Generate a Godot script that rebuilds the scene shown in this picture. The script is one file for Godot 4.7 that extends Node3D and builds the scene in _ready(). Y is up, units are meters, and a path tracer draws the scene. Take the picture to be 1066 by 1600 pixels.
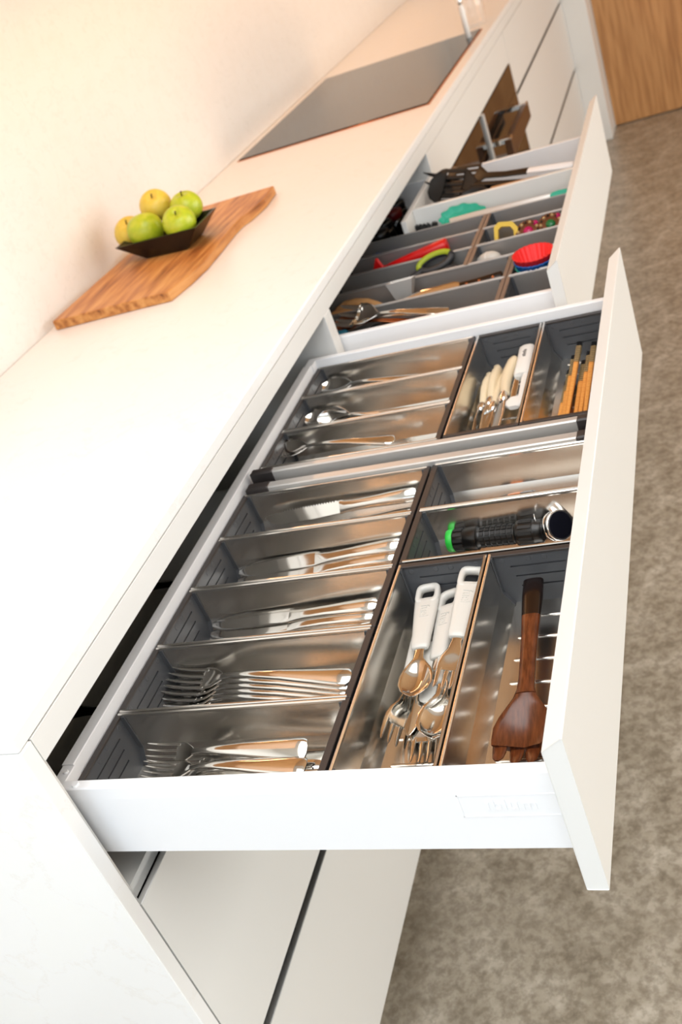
extends Node3D

# All shapes are written in millimetres; the floor lies at FLOOR and the front of the first open drawer starts at x = 0, z = 0.
# x grows out from the back wall, y upwards, z towards the window behind the viewer.
const FLOOR := -900.0
const MM := 0.001

var M := {}
var cache := {}
var rng := RandomNumberGenerator.new()


# ---------------------------------------------------------------- mesh building
class Shape:
	var st := SurfaceTool.new()
	var o := Vector3.ZERO
	var sg := 0

	func _init(origin := Vector3.ZERO) -> void:
		o = origin
		st.begin(Mesh.PRIMITIVE_TRIANGLES)

	func emit(tris: Array, groups: Array) -> void:
		# tris: Vector3 triples in millimetres; turned so that the closed surface faces outwards
		var vol := 0.0
		for i in range(0, tris.size(), 3):
			vol += (tris[i] - tris[0]).dot((tris[i + 1] - tris[0]).cross(tris[i + 2] - tris[0]))
		for i in range(0, tris.size(), 3):
			st.set_smooth_group(groups[i / 3])
			var a: Vector3 = tris[i]
			var b: Vector3 = tris[i + 1]
			var c: Vector3 = tris[i + 2]
			if vol > 0.0:
				var t := b
				b = c
				c = t
			st.add_vertex((a - o) * 0.001)
			st.add_vertex((b - o) * 0.001)
			st.add_vertex((c - o) * 0.001)

	func loft(rings: Array, smooth := true, open_ends := false) -> void:
		# a doubled ring makes a crease
		var tris := []
		var groups := []
		sg += 1
		var n: int = rings[0].size()
		for k in rings.size() - 1:
			var p: Array = rings[k]
			var q: Array = rings[k + 1]
			if p[0].distance_to(q[0]) < 1e-4 and p[n / 2].distance_to(q[n / 2]) < 1e-4 and p[n / 3].distance_to(q[n / 3]) < 1e-4:
				sg += 1
				continue
			for i in n:
				var j := (i + 1) % n
				tris.append_array([p[i], p[j], q[j], p[i], q[j], q[i]])
				var g := sg if smooth else -1
				groups.append_array([g, g])
		if not open_ends:
			for e in 2:
				var r: Array = rings[0] if e == 0 else rings[-1]
				var c := Vector3.ZERO
				for v in r:
					c += v / n
				for i in n:
					var j := (i + 1) % n
					if e == 0:
						tris.append_array([c, r[j], r[i]])
					else:
						tris.append_array([c, r[i], r[j]])
					groups.append(-1)
		else:
			var p: Array = rings[-1]
			var q: Array = rings[0]
			for i in n:
				var j := (i + 1) % n
				tris.append_array([p[i], p[j], q[j], p[i], q[j], q[i]])
				var g := sg if smooth else -1
				groups.append_array([g, g])
		sg += 1
		emit(tris, groups)

	func box(a: Vector3, b: Vector3, bevel := 0.0) -> void:
		var lo := Vector3(minf(a.x, b.x), minf(a.y, b.y), minf(a.z, b.z))
		var hi := Vector3(maxf(a.x, b.x), maxf(a.y, b.y), maxf(a.z, b.z))
		var c := bevel
		var rings := []
		for s in ([[lo.y, 0.0]] if c <= 0 else [[lo.y, c], [lo.y + c, 0.0]]):
			rings.append(_rect(lo, hi, s[0], s[1], c))
		for s in ([[hi.y, 0.0]] if c <= 0 else [[hi.y - c, 0.0], [hi.y, c]]):
			rings.append(_rect(lo, hi, s[0], s[1], c))
		loft(rings, false)

	func _rect(lo: Vector3, hi: Vector3, y: float, inset: float, c: float) -> Array:
		var x0 := lo.x + inset
		var x1 := hi.x - inset
		var z0 := lo.z + inset
		var z1 := hi.z - inset
		if c <= 0.0:
			return [Vector3(x0, y, z0), Vector3(x1, y, z0), Vector3(x1, y, z1), Vector3(x0, y, z1)]
		var k := c * 0.6
		return [Vector3(x0 + k, y, z0), Vector3(x1 - k, y, z0), Vector3(x1, y, z0 + k), Vector3(x1, y, z1 - k), Vector3(x1 - k, y, z1), Vector3(x0 + k, y, z1), Vector3(x0, y, z1 - k), Vector3(x0, y, z0 + k)]

	func prism(poly: Array, from: float, to: float, axis := "z", bevel := 0.0) -> void:
		# poly: Vector2 points; axis z takes (x, y), axis x takes (z, y), axis y takes (x, z)
		var flat := PackedVector2Array(poly)
		var inner := flat
		if bevel > 0.0:
			var off := Geometry2D.offset_polygon(flat, -bevel, Geometry2D.JOIN_MITER)
			if off.size() == 1 and off[0].size() == flat.size():
				inner = off[0]
				# line the shrunken outline up with the first corner
				var best := 0
				for i in inner.size():
					if inner[i].distance_to(flat[0]) < inner[best].distance_to(flat[0]):
						best = i
				var turned := PackedVector2Array()
				var rev := Geometry2D.is_polygon_clockwise(inner) != Geometry2D.is_polygon_clockwise(flat)
				for i in inner.size():
					turned.append(inner[posmod(best - i if rev else best + i, inner.size())])
				inner = turned
		var idx := Geometry2D.triangulate_polygon(inner)
		var at := func(p: Vector2, h: float) -> Vector3:
			return Vector3(p.x, p.y, h) if axis == "z" else Vector3(h, p.y, p.x) if axis == "x" else Vector3(p.x, h, p.y)
		var levels := [[inner, from], [inner, to]]
		if bevel > 0.0:
			levels = [[inner, from], [flat, from + bevel], [flat, to - bevel], [inner, to]]
		var tris := []
		var cw := Geometry2D.is_polygon_clockwise(inner)
		for i in range(0, idx.size(), 3):
			var a := inner[idx[i]]
			var b := inner[idx[i + 1]]
			var c := inner[idx[i + 2]]
			if ((b - a).cross(c - a) < 0.0) != cw:
				var t := b
				b = c
				c = t
			tris.append_array([at.call(a, from), at.call(c, from), at.call(b, from), at.call(a, to), at.call(b, to), at.call(c, to)])
		for k in levels.size() - 1:
			var p: PackedVector2Array = levels[k][0]
			var q: PackedVector2Array = levels[k + 1][0]
			for i in p.size():
				var j := (i + 1) % p.size()
				var w := [at.call(p[i], levels[k][1]), at.call(p[j], levels[k][1]), at.call(q[j], levels[k + 1][1]), at.call(q[i], levels[k + 1][1])]
				tris.append_array([w[0], w[1], w[2], w[0], w[2], w[3]])
		var groups := []
		for i in tris.size() / 3:
			groups.append(-1)
		emit(tris, groups)

	func lathe(profile: Array, at: Vector3, axis := Vector3.UP, n := 24, flute := 0.0, flutes := 0) -> void:
		# profile: [radius, height] pairs from one end to the other
		var ax := axis.normalized()
		var u := ax.cross(Vector3.RIGHT if absf(ax.x) < 0.8 else Vector3.UP).normalized()
		var v := ax.cross(u)
		var rings := []
		for p in profile:
			var r := []
			for i in n:
				var t := TAU * i / n
				var rad: float = p[0]
				if flutes > 0:
					rad *= 1.0 + flute * cos(t * flutes)
				r.append(at + ax * float(p[1]) + (u * cos(t) + v * sin(t)) * rad)
			rings.append(r)
		loft(rings)

	func tube(path: Array, radii: Variant, n := 10) -> void:
		var rings := []
		var side := Vector3.ZERO
		for i in path.size():
			var d: Vector3 = (path[mini(i + 1, path.size() - 1)] - path[maxi(i - 1, 0)]).normalized()
			if side == Vector3.ZERO:
				side = d.cross(Vector3.UP if absf(d.y) < 0.9 else Vector3.RIGHT).normalized()
			side = (side - d * side.dot(d)).normalized()
			var w := d.cross(side)
			var rad: float = radii if radii is float else radii[i]
			var r := []
			for k in n:
				var t := TAU * k / n
				r.append(path[i] + (side * cos(t) + w * sin(t)) * rad)
			rings.append(r)
		loft(rings)

	func strip(stations: Array, n := 7, zc := 0.0) -> void:
		# a dished sheet along x: each station is [x, y, half width, rise of its edges, thickness]
		var rings := []
		for s in stations:
			var r := []
			for i in n:
				var u := -1.0 + 2.0 * i / (n - 1)
				r.append(Vector3(s[0], s[1] + s[3] * u * u + s[4] * 0.5 * sqrt(maxf(0.0, 1.0 - u * u * 0.85)), zc + s[2] * u))
			for i in n:
				var u := 1.0 - 2.0 * i / (n - 1)
				r.append(Vector3(s[0], s[1] + s[3] * u * u - s[4] * 0.5 * sqrt(maxf(0.0, 1.0 - u * u * 0.85)), zc + s[2] * u))
			rings.append(r)
		loft(rings)

	func pill_panel(O: Vector3, U: Vector3, V: Vector3, lu: float, lv: float, slots: Array, depth: float, thick: float) -> void:
		# a flat panel with recessed slots [u0, u1, v0, v1]; its face looks along U x V
		var N := U.cross(V).normalized()
		var us := [0.0, lu]
		var vs := [0.0, lv]
		for s in slots:
			us.append_array([s[0], s[1]])
			vs.append_array([s[2], s[3]])
		us.sort()
		vs.sort()
		var low := func(i: int, j: int) -> bool:
			if i < 0 or j < 0 or i >= us.size() - 1 or j >= vs.size() - 1:
				return false
			var cu: float = (us[i] + us[i + 1]) / 2
			var cv: float = (vs[j] + vs[j + 1]) / 2
			for s in slots:
				if cu > s[0] and cu < s[1] and cv > s[2] and cv < s[3]:
					return true
			return false
		var at := func(u: float, v: float, h: float) -> Vector3:
			return O + U * u + V * v + N * h
		st.set_smooth_group(-1)
		for i in us.size() - 1:
			for j in vs.size() - 1:
				if us[i + 1] - us[i] < 1e-4 or vs[j + 1] - vs[j] < 1e-4:
					continue
				var in_slot: bool = low.call(i, j)
				var h := -depth if in_slot else 0.0
				quad(at.call(us[i], vs[j], h), at.call(us[i + 1], vs[j], h), at.call(us[i + 1], vs[j + 1], h), at.call(us[i], vs[j + 1], h))
				if in_slot:
					for e in [[us[i], vs[j], us[i + 1], vs[j], i, j - 1], [us[i + 1], vs[j], us[i + 1], vs[j + 1], i + 1, j], [us[i + 1], vs[j + 1], us[i], vs[j + 1], i, j + 1], [us[i], vs[j + 1], us[i], vs[j], i - 1, j]]:
						if not low.call(e[4], e[5]):
							quad(at.call(e[0], e[1], 0.0), at.call(e[2], e[3], 0.0), at.call(e[2], e[3], -depth), at.call(e[0], e[1], -depth))
		quad(at.call(0.0, 0.0, -thick), at.call(0.0, lv, -thick), at.call(lu, lv, -thick), at.call(lu, 0.0, -thick))
		for e in [[0.0, 0.0, lu, 0.0], [lu, 0.0, lu, lv], [lu, lv, 0.0, lv], [0.0, lv, 0.0, 0.0]]:
			quad(at.call(e[0], e[1], -thick), at.call(e[2], e[3], -thick), at.call(e[2], e[3], 0.0), at.call(e[0], e[1], 0.0))

	func quad(a: Vector3, b: Vector3, c: Vector3, d: Vector3) -> void:
		# counter-clockwise seen from outside
		st.set_smooth_group(-1)
		for v in [a, c, b, a, d, c]:
			st.add_vertex((v - o) * 0.001)

	func done() -> ArrayMesh:
		st.generate_normals()
		st.index()
		return st.commit()


func pos(v: Vector3) -> Vector3:
	return Vector3(v.x, v.y - FLOOR, v.z) * MM


func mesh_at(parent: Node, called: String, mesh: Mesh, mat: Material, label := "") -> MeshInstance3D:
	var m := MeshInstance3D.new()
	m.name = called
	m.mesh = mesh
	m.material_override = mat
	parent.add_child(m, true)
	if label != "":
		m.set_meta("label", label)
	return m


func part(parent: Node, called: String, s: Shape, mat: Material, label := "") -> MeshInstance3D:
	return mesh_at(parent, called, s.done(), mat, label)


var names := {}


func numbered(called: String) -> String:
	var k: int = names.get(called, 0)
	names[called] = k + 1
	return called if k == 0 else "%s_%03d" % [called, k]


func thing(called: String, label: String, category: String, at: Vector3, group := "") -> Node3D:
	var n := Node3D.new()
	n.name = numbered(called)
	add_child(n)
	n.position = pos(at)
	n.set_meta("label", label)
	n.set_meta("category", category)
	if group != "":
		n.set_meta("group", group)
	return n


func structure(called: String, s: Shape, mat: Material, at: Vector3, label: String, category: String) -> MeshInstance3D:
	var m := mesh_at(self, called, s.done(), mat, label)
	m.position = pos(at)
	m.set_meta("category", category)
	m.set_meta("kind", "structure")
	return m


func aim(n: Node3D, tail: Vector3, head: Vector3, roll := 0.0, length := 0.0) -> void:
	# lays a thing modelled along +x between two points, turned about its own length
	var x := (head - tail).normalized()
	var z := x.cross(Vector3.UP).normalized()
	var b := Basis(x, z.cross(x), z)
	b = b * Basis(Vector3.RIGHT, deg_to_rad(roll))
	if length > 0.0:
		b = b.scaled_local(Vector3.ONE * (head - tail).length() / length)
	n.transform = Transform3D(b, pos(tail))


# ---------------------------------------------------------------- materials
func mat(color: Color, rough := 0.5, metal := 0.0) -> StandardMaterial3D:
	var m := StandardMaterial3D.new()
	m.albedo_color = color
	m.roughness = rough
	m.metallic = metal
	return m


func noise_tex(seed_: int, freq: float, ramp: Array, octaves := 4, size := 512, kind := FastNoiseLite.TYPE_SIMPLEX_SMOOTH, warp := 0.0, gain := 0.5) -> NoiseTexture2D:
	var f := FastNoiseLite.new()
	f.seed = seed_
	f.noise_type = kind
	f.frequency = freq
	f.fractal_octaves = octaves
	f.fractal_gain = gain
	if warp > 0.0:
		f.domain_warp_enabled = true
		f.domain_warp_amplitude = warp
		f.domain_warp_frequency = freq * 0.8
	var t := NoiseTexture2D.new()
	t.width = size
	t.height = size
	t.seamless = true
	t.noise = f
	var g := Gradient.new()
	var offs := PackedFloat32Array()
	var cols := PackedColorArray()
	for r in ramp:
		offs.append(r[0])
		cols.append(r[1])
	g.offsets = offs
	g.colors = cols
	t.color_ramp = g
	return t


func tri(m: StandardMaterial3D, tex: Texture2D, scale: Vector3, world := true) -> StandardMaterial3D:
	m.albedo_texture = tex
	m.uv1_triplanar = true
	m.uv1_world_triplanar = world
	m.uv1_scale = scale
	return m


func make_materials() -> void:
	M.white = mat(Color(0.895, 0.89, 0.875), 0.38)
	M.white_metal = mat(Color(0.93, 0.93, 0.935), 0.42)
	M.stone = tri(mat(Color.WHITE, 0.28), noise_tex(3, 0.006, [[0.0, Color(0.945, 0.94, 0.93)], [0.485, Color(0.945, 0.94, 0.93)], [0.5, Color(0.925, 0.915, 0.90)], [0.52, Color(0.945, 0.94, 0.93)], [1.0, Color(0.94, 0.935, 0.925)]], 6, 1024, FastNoiseLite.TYPE_SIMPLEX_SMOOTH, 60.0), Vector3(0.8, 0.8, 0.8))
	M.splash = tri(mat(Color.WHITE, 0.4), noise_tex(8, 0.012, [[0.0, Color(0.92, 0.905, 0.88)], [0.46, Color(0.935, 0.925, 0.905)], [0.5, Color(0.905, 0.893, 0.87)], [0.53, Color(0.935, 0.925, 0.905)], [1.0, Color(0.93, 0.92, 0.90)]], 6, 1024, FastNoiseLite.TYPE_SIMPLEX_SMOOTH, 40.0), Vector3(1.1, 1.1, 1.1))
	M.floor = tri(mat(Color.WHITE, 0.32), noise_tex(5, 0.007, [[0.0, Color(0.58, 0.54, 0.48)], [0.35, Color(0.66, 0.62, 0.555)], [0.55, Color(0.70, 0.662, 0.60)], [0.75, Color(0.74, 0.703, 0.645)], [1.0, Color(0.83, 0.80, 0.745)]], 8, 1024, FastNoiseLite.TYPE_SIMPLEX, 0.0, 0.66), Vector3(0.95, 0.95, 0.95))
	M.floor.detail_enabled = true
	M.floor.detail_blend_mode = BaseMaterial3D.BLEND_MODE_MUL
	M.floor.detail_albedo = noise_tex(17, 0.03, [[0.0, Color(0.74, 0.72, 0.69)], [0.45, Color(0.90, 0.89, 0.875)], [0.62, Color(0.985, 0.98, 0.97)], [1.0, Color(1, 1, 1)]], 7, 1024, FastNoiseLite.TYPE_SIMPLEX, 0.0, 0.72)
	var grain := [[0.0, Color(0.62, 0.43, 0.25)], [0.4, Color(0.70, 0.50, 0.30)], [0.55, Color(0.74, 0.54, 0.335)], [1.0, Color(0.79, 0.59, 0.38)]]
	M.oak = tri(mat(Color.WHITE, 0.5), noise_tex(11, 0.02, grain, 5), Vector3(3.0, 0.22, 3.0))
	M.oak_flat = tri(mat(Color.WHITE, 0.5), noise_tex(12, 0.02, [[0.0, Color(0.83, 0.67, 0.50)], [0.5, Color(0.88, 0.73, 0.56)], [1.0, Color(0.92, 0.78, 0.62)]], 5), Vector3(3.0, 3.0, 0.22))
	M.board = tri(mat(Color.WHITE, 0.42), noise_tex(21, 0.012, [[0.0, Color(0.46, 0.25, 0.11)], [0.25, Color(0.66, 0.41, 0.20)], [0.5, Color(0.755, 0.505, 0.265)], [0.7, Color(0.80, 0.56, 0.31)], [1.0, Color(0.86, 0.64, 0.40)]], 5, 512, FastNoiseLite.TYPE_SIMPLEX_SMOOTH, 10.0), Vector3(7.0, 7.0, 0.75))
	M.steel = mat(Color(0.86, 0.85, 0.83), 0.09, 1.0)
	M.brushed = mat(Color(0.88, 0.865, 0.84), 0.22, 1.0)
	M.chrome = mat(Color(0.92, 0.92, 0.92), 0.04, 1.0)
	M.alu = mat(Color(0.80, 0.79, 0.775), 0.36, 0.55)
	M.plastic = mat(Color(0.275, 0.282, 0.295), 0.36)
	M.plastic_edge = mat(Color(0.20, 0.18, 0.175), 0.42)
	M.satin = mat(Color(0.66, 0.65, 0.64), 0.38, 0.75)
	M.warm_edge = mat(Color(0.50, 0.44, 0.40), 0.4, 0.3)
	M.trinket = mat(Color(0.42, 0.245, 0.14), 0.35, 0.5)
	M.dark_red = mat(Color(0.36, 0.03, 0.03), 0.4)
	M.black = mat(Color(0.025, 0.024, 0.024), 0.32)
	M.black_matt = mat(Color(0.04, 0.038, 0.037), 0.55)
	M.glassblack = mat(Color(0.02, 0.018, 0.018), 0.05)
	M.cream = mat(Color(0.80, 0.79, 0.765), 0.35)
	M.ivory = mat(Color(0.89, 0.83, 0.71), 0.38)
	M.green = mat(Color(0.16, 0.74, 0.25), 0.4)
	M.bamboo = tri(mat(Color.WHITE, 0.5), noise_tex(31, 0.03, [[0.0, Color(0.77, 0.48, 0.20)], [0.5, Color(0.87, 0.60, 0.29)], [1.0, Color(0.92, 0.68, 0.38)]], 3, 256), Vector3(40, 40, 4), false)
	M.gold = mat(Color(0.80, 0.70, 0.50), 0.4, 0.3)
	M.darkwood = tri(mat(Color.WHITE, 0.22), noise_tex(41, 0.03, [[0.0, Color(0.26, 0.125, 0.06)], [0.5, Color(0.36, 0.185, 0.095)], [1.0, Color(0.45, 0.245, 0.13)]], 4, 256), Vector3(5, 30, 30), false)
	M.burnt = mat(Color(0.085, 0.035, 0.02), 0.25)
	M.lightwood = tri(mat(Color.WHITE, 0.55), noise_tex(43, 0.03, [[0.0, Color(0.62, 0.43, 0.25)], [0.5, Color(0.75, 0.56, 0.36)], [1.0, Color(0.82, 0.65, 0.45)]], 4, 256), Vector3(5, 30, 30), false)
	M.red = mat(Color(0.80, 0.035, 0.04), 0.35)
	M.coral = mat(Color(0.90, 0.10, 0.11), 0.5)
	M.blue = mat(Color(0.04, 0.36, 0.68), 0.5)
	M.teal = mat(Color(0.06, 0.60, 0.55), 0.5)
	M.petrol = mat(Color(0.0, 0.33, 0.42), 0.5)
	M.mint = mat(Color(0.10, 0.66, 0.54), 0.5)
	M.lime = mat(Color(0.62, 0.68, 0.14), 0.45)
	M.grey = mat(Color(0.19, 0.19, 0.20), 0.5)
	M.yellow = mat(Color(0.86, 0.72, 0.20), 0.45)
	M.copper = mat(Color(0.80, 0.52, 0.36), 0.25, 1.0)
	M.magenta = mat(Color(0.72, 0.04, 0.36), 0.25)
	M.emerald = mat(Color(0.03, 0.42, 0.22), 0.25)
	M.navy = mat(Color(0.05, 0.055, 0.10), 0.3)
	M.apple = tri(mat(Color.WHITE, 0.33), noise_tex(51, 0.02, [[0.0, Color(0.60, 0.68, 0.10)], [0.5, Color(0.68, 0.74, 0.14)], [1.0, Color(0.78, 0.78, 0.24)]], 3, 256), Vector3(10, 10, 10), false)
	M.apple_yellow = tri(mat(Color.WHITE, 0.35), noise_tex(52, 0.02, [[0.0, Color(0.80, 0.70, 0.22)], [0.5, Color(0.86, 0.75, 0.29)], [1.0, Color(0.88, 0.78, 0.36)]], 3, 256), Vector3(10, 10, 10), false)
	M.stem = mat(Color(0.20, 0.12, 0.05), 0.7)
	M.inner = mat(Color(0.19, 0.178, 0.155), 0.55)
	M.plinth = mat(Color(0.62, 0.60, 0.56), 0.5)
	M.bronze = mat(Color(0.36, 0.245, 0.165), 0.30, 0.6)
	M.glass = mat(Color(1, 1, 1, 0.06), 0.02)
	M.glass.transparency = BaseMaterial3D.TRANSPARENCY_ALPHA
	M.solid_glass = mat(Color(1, 1, 1, 0.0), 0.02)
	M.solid_glass.refraction_enabled = true
	M.solid_glass.refraction_scale = 0.05
	M.led = mat(Color(1, 0.8, 0.6), 0.5)
	M.led.emission_enabled = true
	M.led.emission = Color(1.0, 0.72, 0.45)
	M.led.emission_energy_multiplier = 1.2
	M.lamp = mat(Color(1, 1, 1), 0.5)
	M.lamp.emission_enabled = true
	M.lamp.emission = Color(1.0, 0.985, 0.96)
	M.lamp.emission_energy_multiplier = 0.6
	M.plaster = mat(Color(0.86, 0.845, 0.82), 0.8)


# ---------------------------------------------------------------- the scene
func _ready() -> void:
	rng.seed = 7
	set_view_and_light()
	make_materials()
	build_room()
	build_kitchen()
	build_trays()
	build_cutlery()
	build_second_drawer()
	build_worktop_things()


func set_view_and_light() -> void:
	var cam := Camera3D.new()
	cam.name = "camera"
	add_child(cam)
	var right := Vector3(0.91084625, -0.32667508, -0.25227466)
	var down := Vector3(-0.13314416, -0.81108721, 0.56957017)
	var ahead := Vector3(-0.39068113, -0.48520195, -0.78227062)
	cam.transform = Transform3D(Basis(right, -down, -ahead).orthonormalized(), pos(Vector3(179.866, 576.793, 563.592)))
	var lens := CameraAttributesPhysical.new()
	lens.exposure_aperture = 6.0
	lens.frustum_focus_distance = 1.0
	lens.frustum_near = 0.05
	lens.frustum_far = 60.0
	lens.frustum_focal_length = 24.0 / 2.0 / (800.0 / 1637.52)
	cam.attributes = lens
	cam.current = true
	var half := tan(deg_to_rad(cam.fov) / 2.0)
	lens.frustum_focal_length *= half / (800.0 / 1637.52)

	var env := Environment.new()
	env.background_mode = Environment.BG_COLOR
	env.background_color = Color(0.80, 0.90, 1.0)
	env.background_energy_multiplier = 1.0
	env.tonemap_mode = Environment.TONE_MAPPER_LINEAR
	env.tonemap_exposure = 1.0
	env.sdfgi_enabled = true
	env.ssao_enabled = true
	env.ssil_enabled = true
	var we := WorldEnvironment.new()
	we.name = "environment"
	we.environment = env
	add_child(we)

	# daylight through the tall window behind the viewer
	area("daylight_window", Vector3(700, 480, 2560), Vector3(0, 0, -1), Vector2(3.6, 2.3), Color(0.93, 0.97, 1.0), 4.2)
	# daylight through the window in the right-hand wall
	area("side_window", Vector3(3360, 400, -2250), Vector3(-1, 0, 0), Vector2(3.6, 1.8), Color(1.0, 0.99, 0.955), 10.0)
	# the flush panel lamp in the ceiling, over the near end of the worktop
	area("panel_lamp_light", Vector3(300, 1776, 250), Vector3(0, -1, 0), Vector2(1.9, 1.9), Color(0.98, 0.99, 1.0), 3.9)
	# warm strip under the wall cabinets
	area("led_strip_light", Vector3(-900, 664, -2850), Vector3(0, -1, 0), Vector2(0.03, 3.9), Color(1.0, 0.76, 0.54), 0.56)


func area(called: String, at: Vector3, towards: Vector3, size: Vector2, color: Color, energy: float) -> void:
	var l := AreaLight3D.new()
	l.name = called
	add_child(l)
	l.position = pos(at)
	l.basis = Basis.looking_at(towards, Vector3.RIGHT if absf(towards.y) > 0.9 else Vector3.UP)
	if absf(towards.y) > 0.9:
		l.basis = Basis(Vector3(1, 0, 0), Vector3(0, 0, -1), Vector3(0, 1, 0))
	l.area_size = size
	l.light_color = color
	l.light_energy = energy
	l.area_range = 12.0
	l.area_attenuation = 2.0
	l.shadow_enabled = true


# ---------------------------------------------------------------- room
func build_room() -> void:
	var s := Shape.new(Vector3(1000, FLOOR, -1200))
	s.box(Vector3(-1260, FLOOR - 120, -5350), Vector3(3500, FLOOR, 2750))
	structure("floor", s, M.floor, Vector3(1000, FLOOR, -1200), "mottled grey brown polished concrete floor", "floor")
	s = Shape.new(Vector3(-1110, FLOOR, -1200))
	s.box(Vector3(-1260, FLOOR, -5350), Vector3(-1110, 1800, 2750))
	structure("wall_left", s, M.splash, Vector3(-1110, FLOOR, -1200), "pale stone splashback wall with faint veins behind the worktop", "wall")
	s = Shape.new(Vector3(-376, FLOOR, -5170))
	s.box(Vector3(-1110, FLOOR, -5350), Vector3(-376, 1800, -5170))
	structure("wall_back", s, M.white, Vector3(-376, FLOOR, -5170), "narrow white wall end beside the oak panelling", "wall")
	s = Shape.new(Vector3(1500, FLOOR, -5170))
	s.box(Vector3(-376, FLOOR + 6, -5330), Vector3(3350, 1800, -5168))
	structure("wall_panel", s, M.oak, Vector3(1500, FLOOR, -5170), "warm oak veneer wall panel standing on the concrete floor", "wall panel")
	s = Shape.new(Vector3(300, FLOOR, -5160))
	s.box(Vector3(-40, FLOOR, -5168), Vector3(3350, FLOOR + 14, -5160))
	structure("baseboard_back", s, M.alu, Vector3(300, FLOOR, -5160), "thin metal skirting strip at the foot of the oak panel", "skirting")
	s = Shape.new(Vector3(1000, 1800, -1200))
	s.box(Vector3(-1260, 1800, -5350), Vector3(3500, 1920, 2750))
	structure("ceiling", s, M.plaster, Vector3(1000, 1800, -1200), "white plaster ceiling", "ceiling")
	s = Shape.new(Vector3(1000, 1800, -3100))
	for k in 12:
		s.box(Vector3(-1109, 1770, -1000 - 345 * k), Vector3(3390, 1799.5, -1341 - 345 * k), 2)
	structure("ceiling_panel", s, M.oak_flat, Vector3(1000, 1800, -3100), "lowered oak boarding on the far part of the ceiling", "ceiling")
	var lamp := thing("ceiling_lamp", "large flush square lamp in the white ceiling", "lamp", Vector3(300, 1800, 250))
	s = Shape.new(Vector3(300, 1800, 250))
	s.box(Vector3(-670, 1782, -720), Vector3(1270, 1800, 1220), 4)
	part(lamp, "frame", s, M.white)
	s = Shape.new(Vector3(300, 1800, 250))
	s.box(Vector3(-650, 1779, -700), Vector3(1250, 1783, 1200), 1)
	part(lamp, "lamp_panel", s, M.lamp)
	# right wall with a wide window
	s = Shape.new(Vector3(3400, FLOOR, -1200))
	s.box(Vector3(3400, FLOOR, -5350), Vector3(3550, -500, 2750))
	s.box(Vector3(3400, 1300, -5350), Vector3(3550, 1800, 2750))
	s.box(Vector3(3400, -500, -5350), Vector3(3550, 1300, -4600))
	s.box(Vector3(3400, -500, -400), Vector3(3550, 1300, 2750))
	structure("wall_right", s, M.plaster, Vector3(3400, FLOOR, -1200), "white plaster wall across the room", "wall")
	# wall behind the viewer with a tall window
	s = Shape.new(Vector3(1000, FLOOR, 2600))
	s.box(Vector3(-1110, FLOOR, 2600), Vector3(-1100, 1800, 2750))
	s.box(Vector3(2500, FLOOR, 2600), Vector3(3400, 1800, 2750))
	s.box(Vector3(-1110, FLOOR, 2600), Vector3(2500, -700, 2750))
	s.box(Vector3(-1110, 1640, 2600), Vector3(2500, 1800, 2750))
	structure("wall_front", s, M.plaster, Vector3(1000, FLOOR, 2600), "white plaster wall round the tall window", "wall")
	var w := Shape.new(Vector3(700, -700, 2650))
	for x in [-1100.0, 70.0, 1270.0, 2440.0]:
		w.box(Vector3(x, -700, 2640), Vector3(x + 60, 1640, 2700), 3)
	for y in [-700.0, 1580.0]:
		w.box(Vector3(-1100, y, 2640), Vector3(2500, y + 60, 2700), 3)
	var win := structure("window_1", w, M.white, Vector3(700, -700, 2650), "tall white framed window behind the viewer", "window")
	for k in 3:
		var p := Shape.new(Vector3(700, -700, 2650))
		var x0: float = [-1040.0, 130.0, 1330.0][k]
		p.box(Vector3(x0, -640, 2666), Vector3(x0 + 1140, 1580, 2672))
		part(win, "pane", p, M.glass)
	w = Shape.new(Vector3(3450, -500, -2500))
	for z in [-4600.0, -2530.0, -460.0]:
		w.box(Vector3(3440, -500, z), Vector3(3500, 1300, z + 60), 3)
	for y in [-500.0, 1240.0]:
		w.box(Vector3(3440, y, -4600), Vector3(3500, y + 60, -400), 3)
	win = structure("window_2", w, M.white, Vector3(3450, -500, -2500), "wide white framed window across the room", "window")
	for k in 2:
		var p := Shape.new(Vector3(3450, -500, -2500))
		var z0: float = [-4540.0, -2470.0][k]
		p.box(Vector3(3466, -440, z0), Vector3(3472, 1240, z0 + 2010))
		part(win, "pane", p, M.glass)


# ---------------------------------------------------------------- cabinets
const FX := -487.0   # the plane of the cabinet fronts


func front_profile(x: float, top: float, bottom: float, bev := 13.3) -> Array:
	# a 19 mm board whose top edge is cut back as a grip
	return [Vector2(x, top), Vector2(x - 1.5, top + 0.0), Vector2(x - 19, top - bev), Vector2(x - 19, bottom + 1), Vector2(x - 18, bottom), Vector2(x - 1, bottom), Vector2(x, bottom + 1)]


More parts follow.
